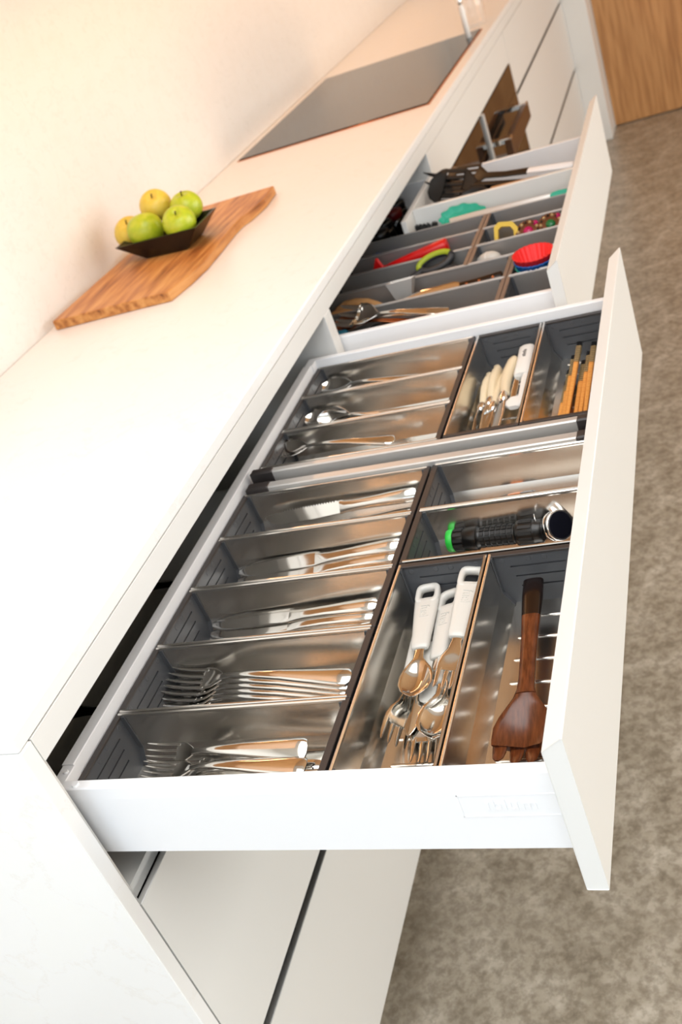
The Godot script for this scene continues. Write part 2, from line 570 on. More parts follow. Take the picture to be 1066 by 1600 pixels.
func build_kitchen() -> void:
	# worktop with its waterfall end
	var o := Vector3(-800, 31, -2500)
	var n := thing("worktop", "long white stone worktop with faint grey veins and a waterfall end", "worktop", o)
	var s := Shape.new(o)
	s.box(Vector3(-1108, 31, -5165), Vector3(FX, 50, 18.5), 2.5)
	part(n, "slab", s, M.stone)
	s = Shape.new(o)
	s.box(Vector3(-1108, FLOOR, -1.2), Vector3(FX, 30.9, 18.5), 2.0)
	part(n, "end_panel", s, M.stone)

	# first cabinet
	o = Vector3(-790, FLOOR, -500)
	n = thing("base_cabinet", "nearest white handleless cabinet with its top cutlery drawer pulled open", "cabinet", o)
	carcass(n, o, -3.0, -1003.0, M.white)
	s = Shape.new(o)
	s.box(Vector3(-506, -223, -19), Vector3(-560, -205, -970))
	part(n, "rail", s, M.white)
	s = Shape.new(o)
	s.box(Vector3(-1090, -393, -20), Vector3(-520, -377.5, -986))
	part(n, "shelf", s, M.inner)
	lower_fronts(n, o, -3.5, -1001.0)
	open_drawer(n, o, 0.0, 0.0, -995.0, -23.5, -971.0, -61.7, -36.0, -959.0)
	logo(n, o)

	# second cabinet
	o = Vector3(-790, FLOOR, -1450)
	n = thing("base_cabinet", "second white cabinet with a drawer of cooking tools pulled open", "cabinet", o)
	carcass(n, o, -1003.0, -1906.0, M.white)
	lower_fronts(n, o, -1004.0, -1905.0)
	open_drawer(n, o, -96.0, -1003.0, -1990.0, -1027.0, -1899.0, -57.0, -1039.0, -1887.0)

	# cabinet of the ovens
	o = Vector3(-790, FLOOR, -2570)
	n = thing("base_cabinet", "third white cabinet holding the two dark built-in ovens", "cabinet", o)
	s = Shape.new(o)
	s.box(Vector3(-1108, FLOOR + 63, -1907), Vector3(-506, 0, -1923))
	s.box(Vector3(-1108, FLOOR + 63, -3227), Vector3(-506, 0, -3243))
	s.box(Vector3(-1108, FLOOR + 63, -1923), Vector3(-506, FLOOR + 79, -3227))
	part(n, "body", s, M.white)
	s = Shape.new(o)
	s.box(Vector3(-506, -0.5, -1908), Vector3(FX, -97, -3242), 1.0)
	part(n, "drawer_front", s, M.white)
	s = Shape.new(o)
	s.box(Vector3(-506, -700, -1908), Vector3(FX, -837, -3242), 1.0)
	part(n, "drawer_front", s, M.white)
	s = Shape.new(o)
	s.box(Vector3(-506, -97.5, -3224), Vector3(FX, -699.5, -3242), 1.0)
	part(n, "filler_strip", s, M.white)
	for k in 2:
		var z0: float = [-1912.0, -2592.0][k]
		var z1: float = [-2572.0, -3222.0][k]
		oven(z0, z1, k)
	s = Shape.new(o)
	s.box(Vector3(-506, -98, -2573), Vector3(FX + 9, -699, -2591), 1.5)
	part(n, "divider_strip", s, M.alu)

	# last cabinet
	o = Vector3(-790, FLOOR, -4100)
	n = thing("base_cabinet", "farthest white cabinet with three closed drawer fronts", "cabinet", o)
	s = Shape.new(o)
	s.box(Vector3(-1108, FLOOR + 63, -3245), Vector3(-507, 0, -4955))
	part(n, "body", s, M.inner)
	for f in [[-0.5, -200.0], [-212.0, -513.0], [-528.0, -837.0]]:
		s = Shape.new(o)
		s.prism(front_profile(FX, f[0], f[1], 11.0), -3246, -4950, "z")
		part(n, "drawer_front", s, M.white)
	s = Shape.new(o)
	s.box(Vector3(-1108, FLOOR, -4956), Vector3(-380, 31, -5165), 2.0)
	part(n, "end_panel", s, M.white)

	# plinth under all of them
	o = Vector3(-560, FLOOR, -2500)
	s = Shape.new(o)
	s.box(Vector3(-575, FLOOR, -3), Vector3(-557, FLOOR + 62, -4955))
	structure("trim_1", s, M.plinth, o, "recessed pale plinth under the cabinets", "plinth")
	# rail that runs under the worktop in front of the cabinets
	o = Vector3(-495, 15, -2500)
	s = Shape.new(o)
	s.box(Vector3(-505, 0.5, -2), Vector3(FX - 0.6, 30.6, -4955), 0.6)
	structure("trim_2", s, M.white, o, "white rail under the front edge of the worktop", "rail")

	# hob
	o = Vector3(-800, 50, -2630)
	n = thing("hob", "black glass induction hob set in the worktop", "hob", o)
	s = Shape.new(o)
	s.box(Vector3(-1076, 50, -3088), Vector3(-524, 54.5, -2178), 1.2)
	part(n, "glass_plate", s, M.glassblack)
	s = Shape.new(o)
	s.box(Vector3(-1081, 49.5, -3093), Vector3(-519, 52, -3088), 0.5)
	s.box(Vector3(-1081, 49.5, -2178), Vector3(-519, 52, -2173), 0.5)
	s.box(Vector3(-1081, 49.5, -3088), Vector3(-1076, 52, -2178), 0.5)
	s.box(Vector3(-524, 49.5, -3088), Vector3(-519, 52, -2178), 0.5)
	part(n, "frame", s, M.copper)

	# wall cabinets with the warm strip beneath them, above the frame
	o = Vector3(-930, 690, -2450)
	n = thing("wall_cabinet", "oak wall cabinets with a warm light strip beneath them", "cabinet", o)
	s = Shape.new(o)
	s.box(Vector3(-1109, 700, -5100), Vector3(-790, 1500, -1), 2.0)
	part(n, "body", s, M.oak)
	for k in 6:
		s = Shape.new(o)
		s.box(Vector3(-790, 690, -5 - 848 * k), Vector3(-770, 1500, -5 - 848 * k - 844), 1.5)
		part(n, "door", s, M.oak)
	s = Shape.new(o)
	s.box(Vector3(-915, 690, -4800), Vector3(-885, 700, -900), 1.0)
	part(n, "light_strip", s, M.led)


func carcass(n: Node3D, o: Vector3, z0: float, z1: float, m: Material) -> void:
	for z in [z0, z1 + 16.0]:
		var s := Shape.new(o)
		s.box(Vector3(-1105, FLOOR + 63, z), Vector3(-506 if z == z0 and z0 > -100 else FX, 0.4, z - 16), 0.8)
		part(n, "side_panel", s, m)
	var s := Shape.new(o)
	s.box(Vector3(-1105, FLOOR + 63, z0 - 16), Vector3(-506, FLOOR + 79, z1 + 16))
	part(n, "bottom_panel", s, m)
	s = Shape.new(o)
	s.box(Vector3(-1105, FLOOR + 79, z0 - 16), Vector3(-1097, 0, z1 + 16))
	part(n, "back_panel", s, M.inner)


func lower_fronts(n: Node3D, o: Vector3, z0: float, z1: float) -> void:
	for f in [[-213.0, -517.0], [-534.0, -837.0]]:
		var s := Shape.new(o)
		s.prism(front_profile(FX - 0.3, f[0], f[1]), z0, z1, "z", 0.7)
		part(n, "drawer_front", s, M.white)


func open_drawer(n: Node3D, o: Vector3, x: float, z0: float, z1: float, a0: float, a1: float, top: float, b0: float, b1: float) -> void:
	# the floor of the box carries its sides, back and front
	var d := Shape.new(o)
	d.box(Vector3(x - 530, -151, b0 - 1), Vector3(x - 20, -143, b1 + 1))
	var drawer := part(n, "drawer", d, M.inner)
	var low := top - 93.5
	# near side, with its rounded shoulder
	var s := Shape.new(o)
	s.prism([Vector2(a0, low), Vector2(a0, top - 16), Vector2(a0 - 0.8, top - 1.5), Vector2(a0 - 2, top), Vector2(b0 + 1, top), Vector2(b0, top - 1), Vector2(b0, low)], x - 519, x - 19.2, "x")
	s.lathe([[4.0, 0.0], [4.0, 1.5], [3.4, 2.2]], Vector3(x - 503, top - 0.4, (a0 + b0) / 2), Vector3.UP, 14)
	part(drawer, "side_panel", s, M.white_metal)
	s = Shape.new(o)
	s.prism([Vector2(a1, low), Vector2(a1, top - 16), Vector2(a1 + 0.8, top - 1.5), Vector2(a1 + 2, top), Vector2(b1 - 1, top), Vector2(b1, top - 1), Vector2(b1, low)], x - 519, x - 19.2, "x")
	part(drawer, "side_panel", s, M.white_metal)
	# back, its rim folded outwards
	s = Shape.new(o)
	s.prism([Vector2(x - 536.5, top - 9), Vector2(x - 536.5, top - 1), Vector2(x - 535.5, top), Vector2(x - 521.8, top), Vector2(x - 521, top - 1), Vector2(x - 521, low), Vector2(x - 527, low), Vector2(x - 527, top - 9)], a0 - 34, a1 + 30, "z")
	s.box(Vector3(x - 534.5, top - 40, a0 - 0.5), Vector3(x - 519, top - 0.6, a0 - 34), 0.8)
	s.box(Vector3(x - 534.5, top - 40, a1 + 0.5), Vector3(x - 519, top - 0.6, a1 + 30), 0.8)
	s.lathe([[3.0, 0.0], [3.0, 1.2], [2.4, 1.8]], Vector3(x - 525, top - 0.8, a0 - 24), Vector3.UP, 12)
	part(drawer, "back_panel", s, M.white_metal)
	# front board with its slanted top edge
	s = Shape.new(o)
	s.prism(front_profile(x, 0.0, -179.6), z0, z1, "z", 0.7)
	part(drawer, "front_panel", s, M.white)


func logo(n: Node3D, o: Vector3) -> void:
	# embossed maker's plate on the near drawer side
	var d := n.get_node("drawer")
	var s := Shape.new(o)
	var x0 := -113.0
	var x1 := -24.0
	for e in [[x0, -86.0, x1, -87.2], [x0, -112.0, x1, -113.2], [x0, -86.0, x0 + 1.2, -113.2]]:
		s.box(Vector3(e[0], e[1], -23.7), Vector3(e[2], e[3], -22.9), 0.2)
	part(d, "name_plate", s, M.white_metal)
	var t := TextMesh.new()
	var f := SystemFont.new()
	f.font_names = PackedStringArray(["Droid Sans"])
	f.font_weight = 700
	t.font = f
	t.text = "ıblum"
	t.font_size = 32
	t.pixel_size = 0.00052
	t.depth = 0.0009
	var m := mesh_at(d, "lettering", t, M.white_metal)
	m.position = (Vector3(-68, -99.5, -23.2) - o) * MM


func oven(z0: float, z1: float, k: int) -> void:
	var o := Vector3(-700, FLOOR + 80, (z0 + z1) / 2)
	var n := thing("oven", ["nearer of the two dark built-in ovens, half hidden behind the open drawer", "farther dark built-in oven with a thick bar handle"][k], "oven", o)
	var s := Shape.new(o)
	s.box(Vector3(-1050, FLOOR + 205, z0 - 20), Vector3(-508, -110, z1 + 20))
	part(n, "body", s, M.black_matt)
	s = Shape.new(o)
	s.box(Vector3(-508, -99, z0), Vector3(FX + 2, -190, z1), 1.5)
	part(n, "control_panel", s, M.glassblack)
	s = Shape.new(o)
	s.box(Vector3(-508, -190.6, z0), Vector3(FX + 2, -697, z1), 1.5)
	var door := part(n, "door", s, M.glassblack)
	s = Shape.new(o)
	s.box(Vector3(-452, -202, z0 - 48), Vector3(-430, -256, z1 + 150), 3.0)
	part(door, "handle", s, M.bronze)
	for z in [z0 - 70.0, z1 + 172.0]:
		s = Shape.new(o)
		s.box(Vector3(FX + 1, -199, z - 18), Vector3(-431, -214, z + 18), 1.5)
		part(door, "handle_bracket", s, M.chrome)


# ---------------------------------------------------------------- drawer inserts
func tray_mesh(kind: String, length: float, width: float, depth: float) -> ArrayMesh:
	# along x from 0, centred on z = 0, rim at y = 0
	var key := "%s %d %d %d" % [kind, length, width, depth]
	if cache.has(key):
		return cache[key]
	var s := Shape.new()
	var h := width / 2
	if kind == "trough":
		var prof := [Vector2(-h + 0.2, -2.0), Vector2(-h + 0.4, 0.4), Vector2(-h + 1.2, 1.5), Vector2(-h + 2.6, 1.7), Vector2(-h + 3.7, 0.7), Vector2(-h + 4.0, -1.4), Vector2(-h + 3.4, -3.0), Vector2(-h + 6, -depth + 19), Vector2(-h + 17, -depth)]
		var under := [Vector2(-h + 16.5, -depth - 0.9), Vector2(-h + 5.1, -depth + 18.7), Vector2(-h + 2.4, -3.2)]
		var poly := prof.duplicate()
		for i in range(prof.size() - 1, -1, -1):
			poly.append(Vector2(-prof[i].x, prof[i].y))
		for i in range(under.size() - 1, -1, -1):
			poly.append(Vector2(-under[i].x, under[i].y))
		poly.append_array(under)
		s.prism(poly, 4.0, length - 4.0, "x")
		var x := 34.0
		while x < length - 20 and length > 300 and width > 104:
			var r := []
			for e in [[-h + 27, 0.2], [-h + 29, 1.0], [h - 29, 1.0], [h - 27, 0.2]]:
				var ring := []
				for i in 7:
					var t := PI * i / 6
					ring.append(Vector3(x + cos(t) * 2.2 * e[1], -depth + sin(t) * 1.5 * e[1] - 0.05, e[0]))
				r.append(ring)
			s.loft(r)
			x += 35.0
	elif kind == "end_rim":
		s.box(Vector3(0, -2.6, -h), Vector3(7.6, 0.4, h), 0.5)
	else:
		# moulded end with a flat rim, three slots and corner flanges; stands at x = 0 and faces +x
		var t := 6.0
		var drop := Vector3(7.0, -depth - 1, 0)
		var V := -drop.normalized()
		var U := Vector3(0, 0, -1)
		var O := Vector3(t, 0, h - 3) + drop
		var lv := drop.length()
		var slots := []
		for k in 3:
			var q := lv - 17.0 - 12.5 * k
			var hw := h * (0.58 - 0.07 * k)
			slots.append([h - 3 - hw, h - 3 + hw, q, q + 2.0])
		s.pill_panel(O, U, V, 2 * (h - 3), lv, slots, 2.0, 2.6)
		for w in [-1, 1]:
			for d in [-0.28, 0.28]:
				s.lathe([[3.1, -0.3], [3.1, 0.35], [2.5, 0.45]], Vector3(t, 0, 0) + drop * 0.12 + Vector3(0, 0, w * h * (0.45 + d)), U.cross(V), 14)
			var r := []
			for y in [[-1.0, 0.0], [-depth + 17, 6.0 - 3.4], [-depth + 0.6, 16.0 - 3.4]]:
				var z: float = w * (h - 3.6 - y[1])
				var x0: float = t - 1 + 7.0 * absf(y[0]) / depth
				r.append([Vector3(x0, y[0], z), Vector3(x0 + 6.5, y[0], z), Vector3(x0 + 6.5, y[0], z - w * 1.6), Vector3(x0, y[0], z - w * 1.6)])
			s.loft(r, false)
	cache[key] = s.done()
	return cache[key]


func tray(label: String, group: String, at: Vector3, length: float, width: float, turn: float, depth := 62.0, metal: Material = null, ends: Material = null, edge: Material = null) -> Node3D:
	var n := thing("cutlery_tray", label, "tray", at, group)
	n.rotation.y = turn
	mesh_at(n, "trough", tray_mesh("trough", length, width, depth), metal if metal else M.brushed)
	for k in 2:
		var e := mesh_at(n, "end_panel", tray_mesh("end", length, width, depth), ends if ends else M.plastic)
		mesh_at(e, "rim", tray_mesh("end_rim", length, width, depth), edge if edge else M.plastic_edge)
		if k == 1:
			e.transform = Transform3D(Basis(Vector3.UP, PI), Vector3(length * MM, 0, 0))
	return n


func build_trays() -> void:
	var y := -76.0
	var who := ["holding the pile of loose forks nearest the viewer", "holding the nested stack of forks", "holding the flat table knives", "holding the broad bladed knives", "holding the serrated knives"]
	for k in 5:
		tray("long steel tray " + who[k], "long steel trays", Vector3(-519, y, -90 - 106.6 * k), 279, 106, 0)
	who = ["holding large spoons just behind the divider bars", "holding medium spoons behind the large spoons", "holding small spoons along the far side of the first drawer"]
	for k in 3:
		tray("long steel tray " + who[k], "long steel trays", Vector3(-519, y, -690 - 106.6 * k), 279, 106, 0)
	tray("steel tray running to the far side, holding white handled children's cutlery", "short steel trays", Vector3(-184, y, -40), 318, 105, PI / 2)
	tray("steel tray beside the drawer front holding a wooden spork", "short steel trays", Vector3(-78, y, -40), 318, 105, PI / 2)
	tray("short steel tray holding the black torch and a round tin", "short steel trays", Vector3(-237, y, -413), 212, 106, 0)
	tray("short steel tray in front of the bars, nearly empty", "short steel trays", Vector3(-237, y, -519), 212, 106, 0)
	tray("steel tray holding ivory handled knives and a white peeler", "short steel trays", Vector3(-184, y, -640), 316, 105, PI / 2)
	tray("steel tray in the far front corner holding chopsticks", "short steel trays", Vector3(-78, y, -640), 316, 105, PI / 2)
	# the two bars across the drawer
	for k in 2:
		var z0: float = [-570.5, -599.0][k]
		var z1: float = [-586.0, -611.0][k]
		var top: float = [-69.0, -61.0][k]
		var o := Vector3(-270, top - 25, (z0 + z1) / 2)
		var n := thing("divider_bar", ["nearer and lower of the two brushed metal divider bars across the first drawer", "farther and higher of the two brushed metal divider bars across the first drawer"][k], "divider", o)
		var s := Shape.new(o)
		s.box(Vector3(-482, top - 34, z0), Vector3(-40, top, z1), 1.6)
		part(n, "bar", s, M.alu)
		for e in [[-514.0, -478.0], [-49.0, -22.0]]:
			s = Shape.new(o)
			s.box(Vector3(e[0], top - 36, z0 + 1), Vector3(e[1], top + 1, z1 - 1), 2.0)
			part(n, "end_cap", s, M.plastic_edge)


# ---------------------------------------------------------------- cutlery
func cutlery_mesh(key: String) -> ArrayMesh:
	if cache.has(key):
		return cache[key]
	var s := Shape.new()
	match key:
		"handle":
			s.strip([[0, 3, 3, 0, 1.5], [1.5, 3, 7.5, 0, 3.2], [5, 3, 10, 0, 4.8], [14, 3.4, 10.4, 0, 6.2], [40, 5, 8.4, 0, 6.4], [75, 8, 6, 0, 5.6], [110, 9.5, 4, 0, 4], [130, 8.5, 3.2, 0, 3.8], [146, 5, 4, 0, 3]])
		"broad_handle":
			s.strip([[0, 3, 6, 0, 1.5], [1.5, 3, 11, 0, 3.6], [5, 3, 12.6, 0, 5.6], [14, 3.4, 12.8, 0, 7.4], [45, 5, 11, 0, 7.2], [80, 8, 8, 0, 6], [112, 9.5, 5, 0, 4], [130, 8.5, 3.4, 0, 3.8], [146, 5, 4, 0, 3]])
		"bowl":
			s.strip([[143, 5.6, 3.4, 0, 2.4], [149, 3.4, 8, 1.5, 1.9], [156, 0.5, 14, 4.2, 1.6], [165, -2, 18.5, 7, 1.5], [176, -3.6, 20.5, 8.6, 1.5], [188, -3, 19, 8, 1.5], [197, -0.8, 14, 5, 1.5], [202, 1.5, 8.5, 2.6, 1.4], [205, 3.4, 2.5, 0.4, 1.2]], 11)
		"fork_head":
			s.strip([[143, 5.6, 3.4, 0, 2.6], [149, 3.6, 7.5, 0.6, 2.2], [156, 1.6, 11.4, 1.4, 2], [163, 0.4, 12.8, 1.8, 2], [169, 0, 13, 1.8, 1.9], [170, 0, 12.8, 1.8, 1.9]], 9)
			for k in 4:
				var z := -10.7 + 7.13 * k
				var up := 1.8 * (z / 13.0) * (z / 13.0)
				s.strip([[166, 0.1 + up, 2.4, 0, 1.9], [172, 0 + up, 2.1, 0, 1.9], [186, 0.2 + up, 1.9, 0, 1.8], [198, 2 + up, 1.6, 0, 1.6], [206, 4.4 + up, 1.1, 0, 1.2], [209, 5.4 + up, 0.5, 0, 0.7]], 5, z)
		"knife_handle":
			s.strip([[0, 0, 4, 0, 3], [1.5, 0, 7, 0, 6], [6, 0, 9, 0, 9], [20, 0, 9.4, 0, 11], [40, 0, 8.8, 0, 11.5], [65, 0, 7.6, 0, 10], [92, 0, 7.2, 0, 7], [104, 0, 8.0, 0, 5], [112, 0, 9.2, 0, 3]])
		"knife_blade":
			s.strip([[106, 0, 8.4, 0, 2.6], [114, 0, 9.8, 0, 2], [130, 0, 10.6, 0, 1.8], [165, 0, 11, 0, 1.6], [195, 0, 10, 0, 1.4], [208, 0.3, 7, 0, 1.2], [216, 0.5, 3, 0, 1]], 7, 1.5)
		"serrated_blade":
			var poly := [Vector2(104, -7), Vector2(150, -9), Vector2(200, -9), Vector2(214, -6), Vector2(224, 3), Vector2(222, 5)]
			var x := 219.0
			while x > 116.0:
				poly.append(Vector2(x, 8.0 - maxf(0.0, (x - 190.0)) * 0.09))
				poly.append(Vector2(x - 2.0, 10.4 - maxf(0.0, (x - 190.0)) * 0.14))
				x -= 4.0
			poly.append_array([Vector2(114, 9), Vector2(108, 9.5), Vector2(104, 8)])
			s.prism(poly, -0.8, 0.8, "y")
		"kid_ring":
			# looped end of the moulded handle
			var rings := []
			for i in 28:
				var t := TAU * i / 28
				var c := Vector3(18, 0, 0)
				var d := Vector3(cos(t), 0, sin(t))
				var out := d * Vector3(19, 0, 15.5)
				var e := pow(absf(cos(t)), 4.0) + pow(absf(sin(t)), 4.0)
				out /= pow(e, 0.25)
				var inn := d * Vector3(10.5, 0, 8.6) / pow(e, 0.25)
				rings.append([c + out * 0.95 + Vector3(0, -4.5, 0), c + out + Vector3(0, -2.5, 0), c + out + Vector3(0, 2.5, 0), c + out * 0.93 + Vector3(0, 4.6, 0), c + inn * 1.16 + Vector3(0, 4.6, 0), c + inn + Vector3(0, 2.0, 0), c + inn + Vector3(0, -3.0, 0), c + inn * 1.12 + Vector3(0, -4.5, 0)])
			s.loft(rings, true, true)
			s.loft(rounded([[28.5, 15.2, 4.5], [34, 15.3, 4.7], [60, 13.8, 5.2], [95, 11.6, 5.4], [112, 11.0, 5.2], [116, 10.2, 4.4], [117.5, 8.6, 3.2]]))
		"kid_bowl":
			s.strip([[112, 0, 6.4, 0, 3], [124, 0.5, 5.8, 0, 2.6], [134, 0, 6.4, 0, 2.4], [142, -2, 11, 2, 2], [150, -5, 16.5, 4.5, 1.6], [162, -8, 20, 7.5, 1.5], [174, -8.5, 20, 8, 1.5], [184, -6.5, 16, 6, 1.5], [191, -3, 9, 3, 1.4], [194, -1.5, 3, 0.5, 1.2]], 11)
		"kid_fork":
			s.strip([[112, 0, 6.4, 0, 3], [124, 0.5, 5.8, 0, 2.6], [136, 0, 8, 0, 2.4], [146, -2, 13.5, 1.2, 2], [156, -4, 15.5, 2, 1.8], [163, -4.8, 15.5, 2, 1.8], [164, -4.8, 15.2, 2, 1.8]], 9)
			for k in 4:
				var z := -12.6 + 8.4 * k
				var up := 2.0 * (z / 15.5) * (z / 15.5)
				s.strip([[160, -4.7 + up, 3, 0, 1.8], [168, -5 + up, 2.7, 0, 1.8], [180, -4 + up, 2.3, 0, 1.7], [190, -1.5 + up, 1.6, 0, 1.5], [194, 0 + up, 0.7, 0, 1.0]], 5, z)
		"kid_knife":
			s.strip([[112, 0, 6, 0, 3], [122, 0, 6.5, 0, 2], [140, 0, 9.5, 0, 1.8], [175, 0, 11, 0, 1.5], [195, 0, 10, 0, 1.3], [204, 0, 6, 0, 1.1], [208, 0, 2, 0, 1]], 7)
		"ivory_handle":
			s.loft(rounded([[0, 4, 4], [2, 6.5, 6], [10, 7.6, 6.8], [30, 8.0, 7.0], [55, 7.4, 6.4], [80, 6.2, 5.8], [96, 5.6, 5.4]], Vector3(0, 0, 0), 6.0))
		"bolster":
			s.loft(rounded([[95, 6.6, 6.0], [97, 7.2, 6.6], [104, 7.0, 6.2], [109, 7.6, 5.6], [112, 6.0, 3.6], [114, 4, 2.4]]))
		"butt_cap":
			s.loft(rounded([[-3, 2.5, 2.5], [-1, 5, 4.4], [2.5, 6.6, 5.8]]))
		"ivory_blade":
			s.strip([[110, 0, 6.4, 0, 2.4], [122, 0, 8.6, 0, 1.8], [150, 0, 10.5, 0, 1.6], [185, 0, 9, 0, 1.4], [205, 0, 4.5, 0, 1.2], [213, 0, 1, 0, 0.9]], 7, 1.0)
		"stick":
			s.loft(squared([[0, 2.0], [60, 2.7], [165, 3.6]]))
		"stick_grip":
			s.loft(squared([[164.9, 3.62], [224, 4.1], [225, 3.2]]))
		"stick_bands":
			for k in 9:
				var x := 167.0 + 5.2 * k
				s.loft(squared([[x, 3.75 + 0.008 * (x - 165)], [x + 2.0, 3.76 + 0.008 * (x - 165)]]))
	cache[key] = s.done()
	return cache[key]


func rounded(rows: Array, bend_at := Vector3.ZERO, bend := 0.0) -> Array:
	# rings of a rounded bar along x: [x, half width, half height]
	var rings := []
	for r in rows:
		var ring := []
		var zo: float = bend * (sin(PI * clampf(r[0] / 96.0, 0, 1)) - 0.5) if bend > 0 else 0.0
		for i in 16:
			var t := TAU * i / 16
			var e := pow(pow(absf(cos(t)), 3.2) + pow(absf(sin(t)), 3.2), 1.0 / 3.2)
			ring.append(Vector3(r[0], r[2] * sin(t) / e, zo + r[1] * cos(t) / e) + bend_at)
		rings.append(ring)
	return rings


func squared(rows: Array) -> Array:
	var rings := []
	for r in rows:
		var a: float = r[1]
		var b := a * 0.72
		rings.append([Vector3(r[0], -a, -b), Vector3(r[0], -a, b), Vector3(r[0], -b, a), Vector3(r[0], b, a), Vector3(r[0], a, b), Vector3(r[0], a, -b), Vector3(r[0], b, -a), Vector3(r[0], -b, -a)])
	return rings


func cutlery(called: String, label: String, category: String, group: String, parts: Array, tail: Vector3, head: Vector3, roll: float, length: float) -> Node3D:
	var n := thing(called, label, category, tail, group)
	for p in parts:
		mesh_at(n, p[0], cutlery_mesh(p[1]), p[2])
	aim(n, tail, head, roll, length)
	return n


func build_cutlery() -> void:
	var fork := [["handle", "handle", M.steel], ["head", "fork_head", M.steel]]
	var spoon := [["handle", "handle", M.steel], ["bowl", "bowl", M.steel]]
	var knife := [["handle", "knife_handle", M.steel], ["blade", "knife_blade", M.steel]]
	var saw := [["handle", "knife_handle", M.steel], ["blade", "serrated_blade", M.steel]]
	# nearest tray: loose forks
	var broad := [["handle", "broad_handle", M.steel], ["head", "fork_head", M.steel]]
	cutlery("table_fork", "shiny fork lying uppermost and farther back in the nearest fork tray", "fork", "loose forks in the nearest tray", broad, Vector3(-284, -104, -102), Vector3(-474, -104, -108), -24, 209)
	cutlery("table_fork", "shiny fork lying against the near side of the drawer", "fork", "loose forks in the nearest tray", broad, Vector3(-281, -108, -82), Vector3(-470, -108, -88), -6, 209)
	cutlery("table_fork", "shiny fork lying under the two upper forks of the nearest tray", "fork", "loose forks in the nearest tray", broad, Vector3(-272, -124, -104), Vector3(-476, -124, -86), 0, 209)
	cutlery("table_fork", "shiny fork at the bottom of the nearest tray, its handle end reaching farthest right", "fork", "loose forks in the nearest tray", broad, Vector3(-258, -131, -110), Vector3(-466, -131, -112), 0, 209)
	# second tray: nested forks
	for k in 5:
		cutlery("table_fork", ["uppermost fork of the nested stack in the second tray", "second fork down in the nested stack of the second tray", "middle fork of the nested stack in the second tray", "fourth fork down in the nested stack of the second tray", "lowest fork of the nested stack in the second tray"][k], "fork", "nested forks in the second tray", fork, Vector3(-268 + 1.0 * k, -113 - 4.4 * k, -211 + 3 * k), Vector3(-503 - 6 * k, -110 - 4.6 * k, -231 + 4.5 * k), -14, 209)
	# third tray: table knives
	for k in 3:
		cutlery("table_knife", ["uppermost table knife in the third tray", "middle table knife in the third tray", "lowest table knife in the third tray, its blade flat on the steel"][k], "knife", "table knives in the third tray", knife, Vector3(-268 - 3 * k, -112 - 9 * k, -334 + 7 * k), Vector3(-496, -121 - 5 * k, -338 + 12 * k), -22 + 6 * k, 216)
	# fourth tray: broad knives
	for k in 3:
		cutlery("table_knife", ["broad bladed knife on top in the fourth tray", "second broad bladed knife in the fourth tray, partly covered", "lowest broad bladed knife in the fourth tray"][k], "knife", "broad knives in the fourth tray", knife, Vector3(-262 - 2 * k, -109 - 9 * k, -446 + 10 * k), Vector3(-496, -119 - 6 * k, -442 + 12 * k), -32 + 10 * k, 216)
	# fifth tray: serrated knives
	cutlery("steak_knife", "serrated steak knife standing on its back, teeth upwards", "knife", "serrated knives in the fifth tray", saw, Vector3(-262, -104, -552), Vector3(-488, -108, -546), -50, 224)
	cutlery("steak_knife", "serrated knife lying flat under the upright one, only its handle showing", "knife", "serrated knives in the fifth tray", saw, Vector3(-262, -122, -535), Vector3(-482, -127, -530), -20, 224)
	# spoons beyond the bars
	cutlery("large_spoon", "large spoon with its bowl in full view behind the divider bars", "spoon", "large spoons", spoon, Vector3(-328, -102, -702), Vector3(-527, -92, -716), -12, 205)
	cutlery("large_spoon", "large spoon lying beneath the one in full view", "spoon", "large spoons", spoon, Vector3(-306, -118, -694), Vector3(-500, -122, -700), 0, 205)
	cutlery("medium_spoon", "spoon lying nearer the drawer front in the middle spoon tray", "spoon", "medium spoons", spoon, Vector3(-290, -118, -808), Vector3(-484, -101, -814), -45, 205)
	cutlery("medium_spoon", "spoon with its bowl nearest the drawer back in the middle spoon tray", "spoon", "medium spoons", spoon, Vector3(-315, -118, -800), Vector3(-512, -103, -826), -20, 205)
	cutlery("small_spoon", "spoon just showing over the rim of the farthest tray", "spoon", "", spoon, Vector3(-316, -114, -912), Vector3(-514, -101, -930), -20, 205)

	# children's cutlery with cream handles; the x axis of each runs from the looped end to the tip
	var ks := [["handle", "kid_ring", M.cream], ["bowl", "kid_bowl", M.steel]]
	var kf := [["handle", "kid_ring", M.cream], ["head", "kid_fork", M.steel]]
	var kk := [["handle", "kid_ring", M.cream], ["blade", "kid_knife", M.steel]]
	var g := "children's cutlery with looped cream handles"
	var list := [
		cutlery("spoon", "spoon with a looped cream handle on the left of the three upper handles", "spoon", g, ks, Vector3(-206, -104, -348), Vector3(-190, -106, -172), 0, 194),
		cutlery("spoon", "spoon with a looped cream handle in the middle of the three upper handles", "spoon", g, ks, Vector3(-179, -108, -338), Vector3(-174, -114, -162), 14, 194),
		cutlery("fork", "fork with a looped cream handle, the one lying farthest back and highest", "fork", g, kf, Vector3(-150, -90, -352), Vector3(-152, -96, -168), -10, 194),
		cutlery("fork", "upturned fork with its prongs pointing at the near rim of the tray", "fork", g, kf, Vector3(-190, -116, -290), Vector3(-172, -127, -102), 0, 194),
		cutlery("spoon", "large bowled spoon lying under the fork with the highest handle", "spoon", g, ks, Vector3(-168, -116, -312), Vector3(-161, -113, -120), -8, 194),
		cutlery("fork", "fork lying deepest along the left wall, its prongs beside the upturned fork", "fork", g, kf, Vector3(-204, -126, -312), Vector3(-206, -122, -122), -40, 194),
		cutlery("knife", "small round ended knife under the left cream handled spoon", "knife", g, kk, Vector3(-190, -124, -330), Vector3(-192, -124, -135), 20, 208),
	]
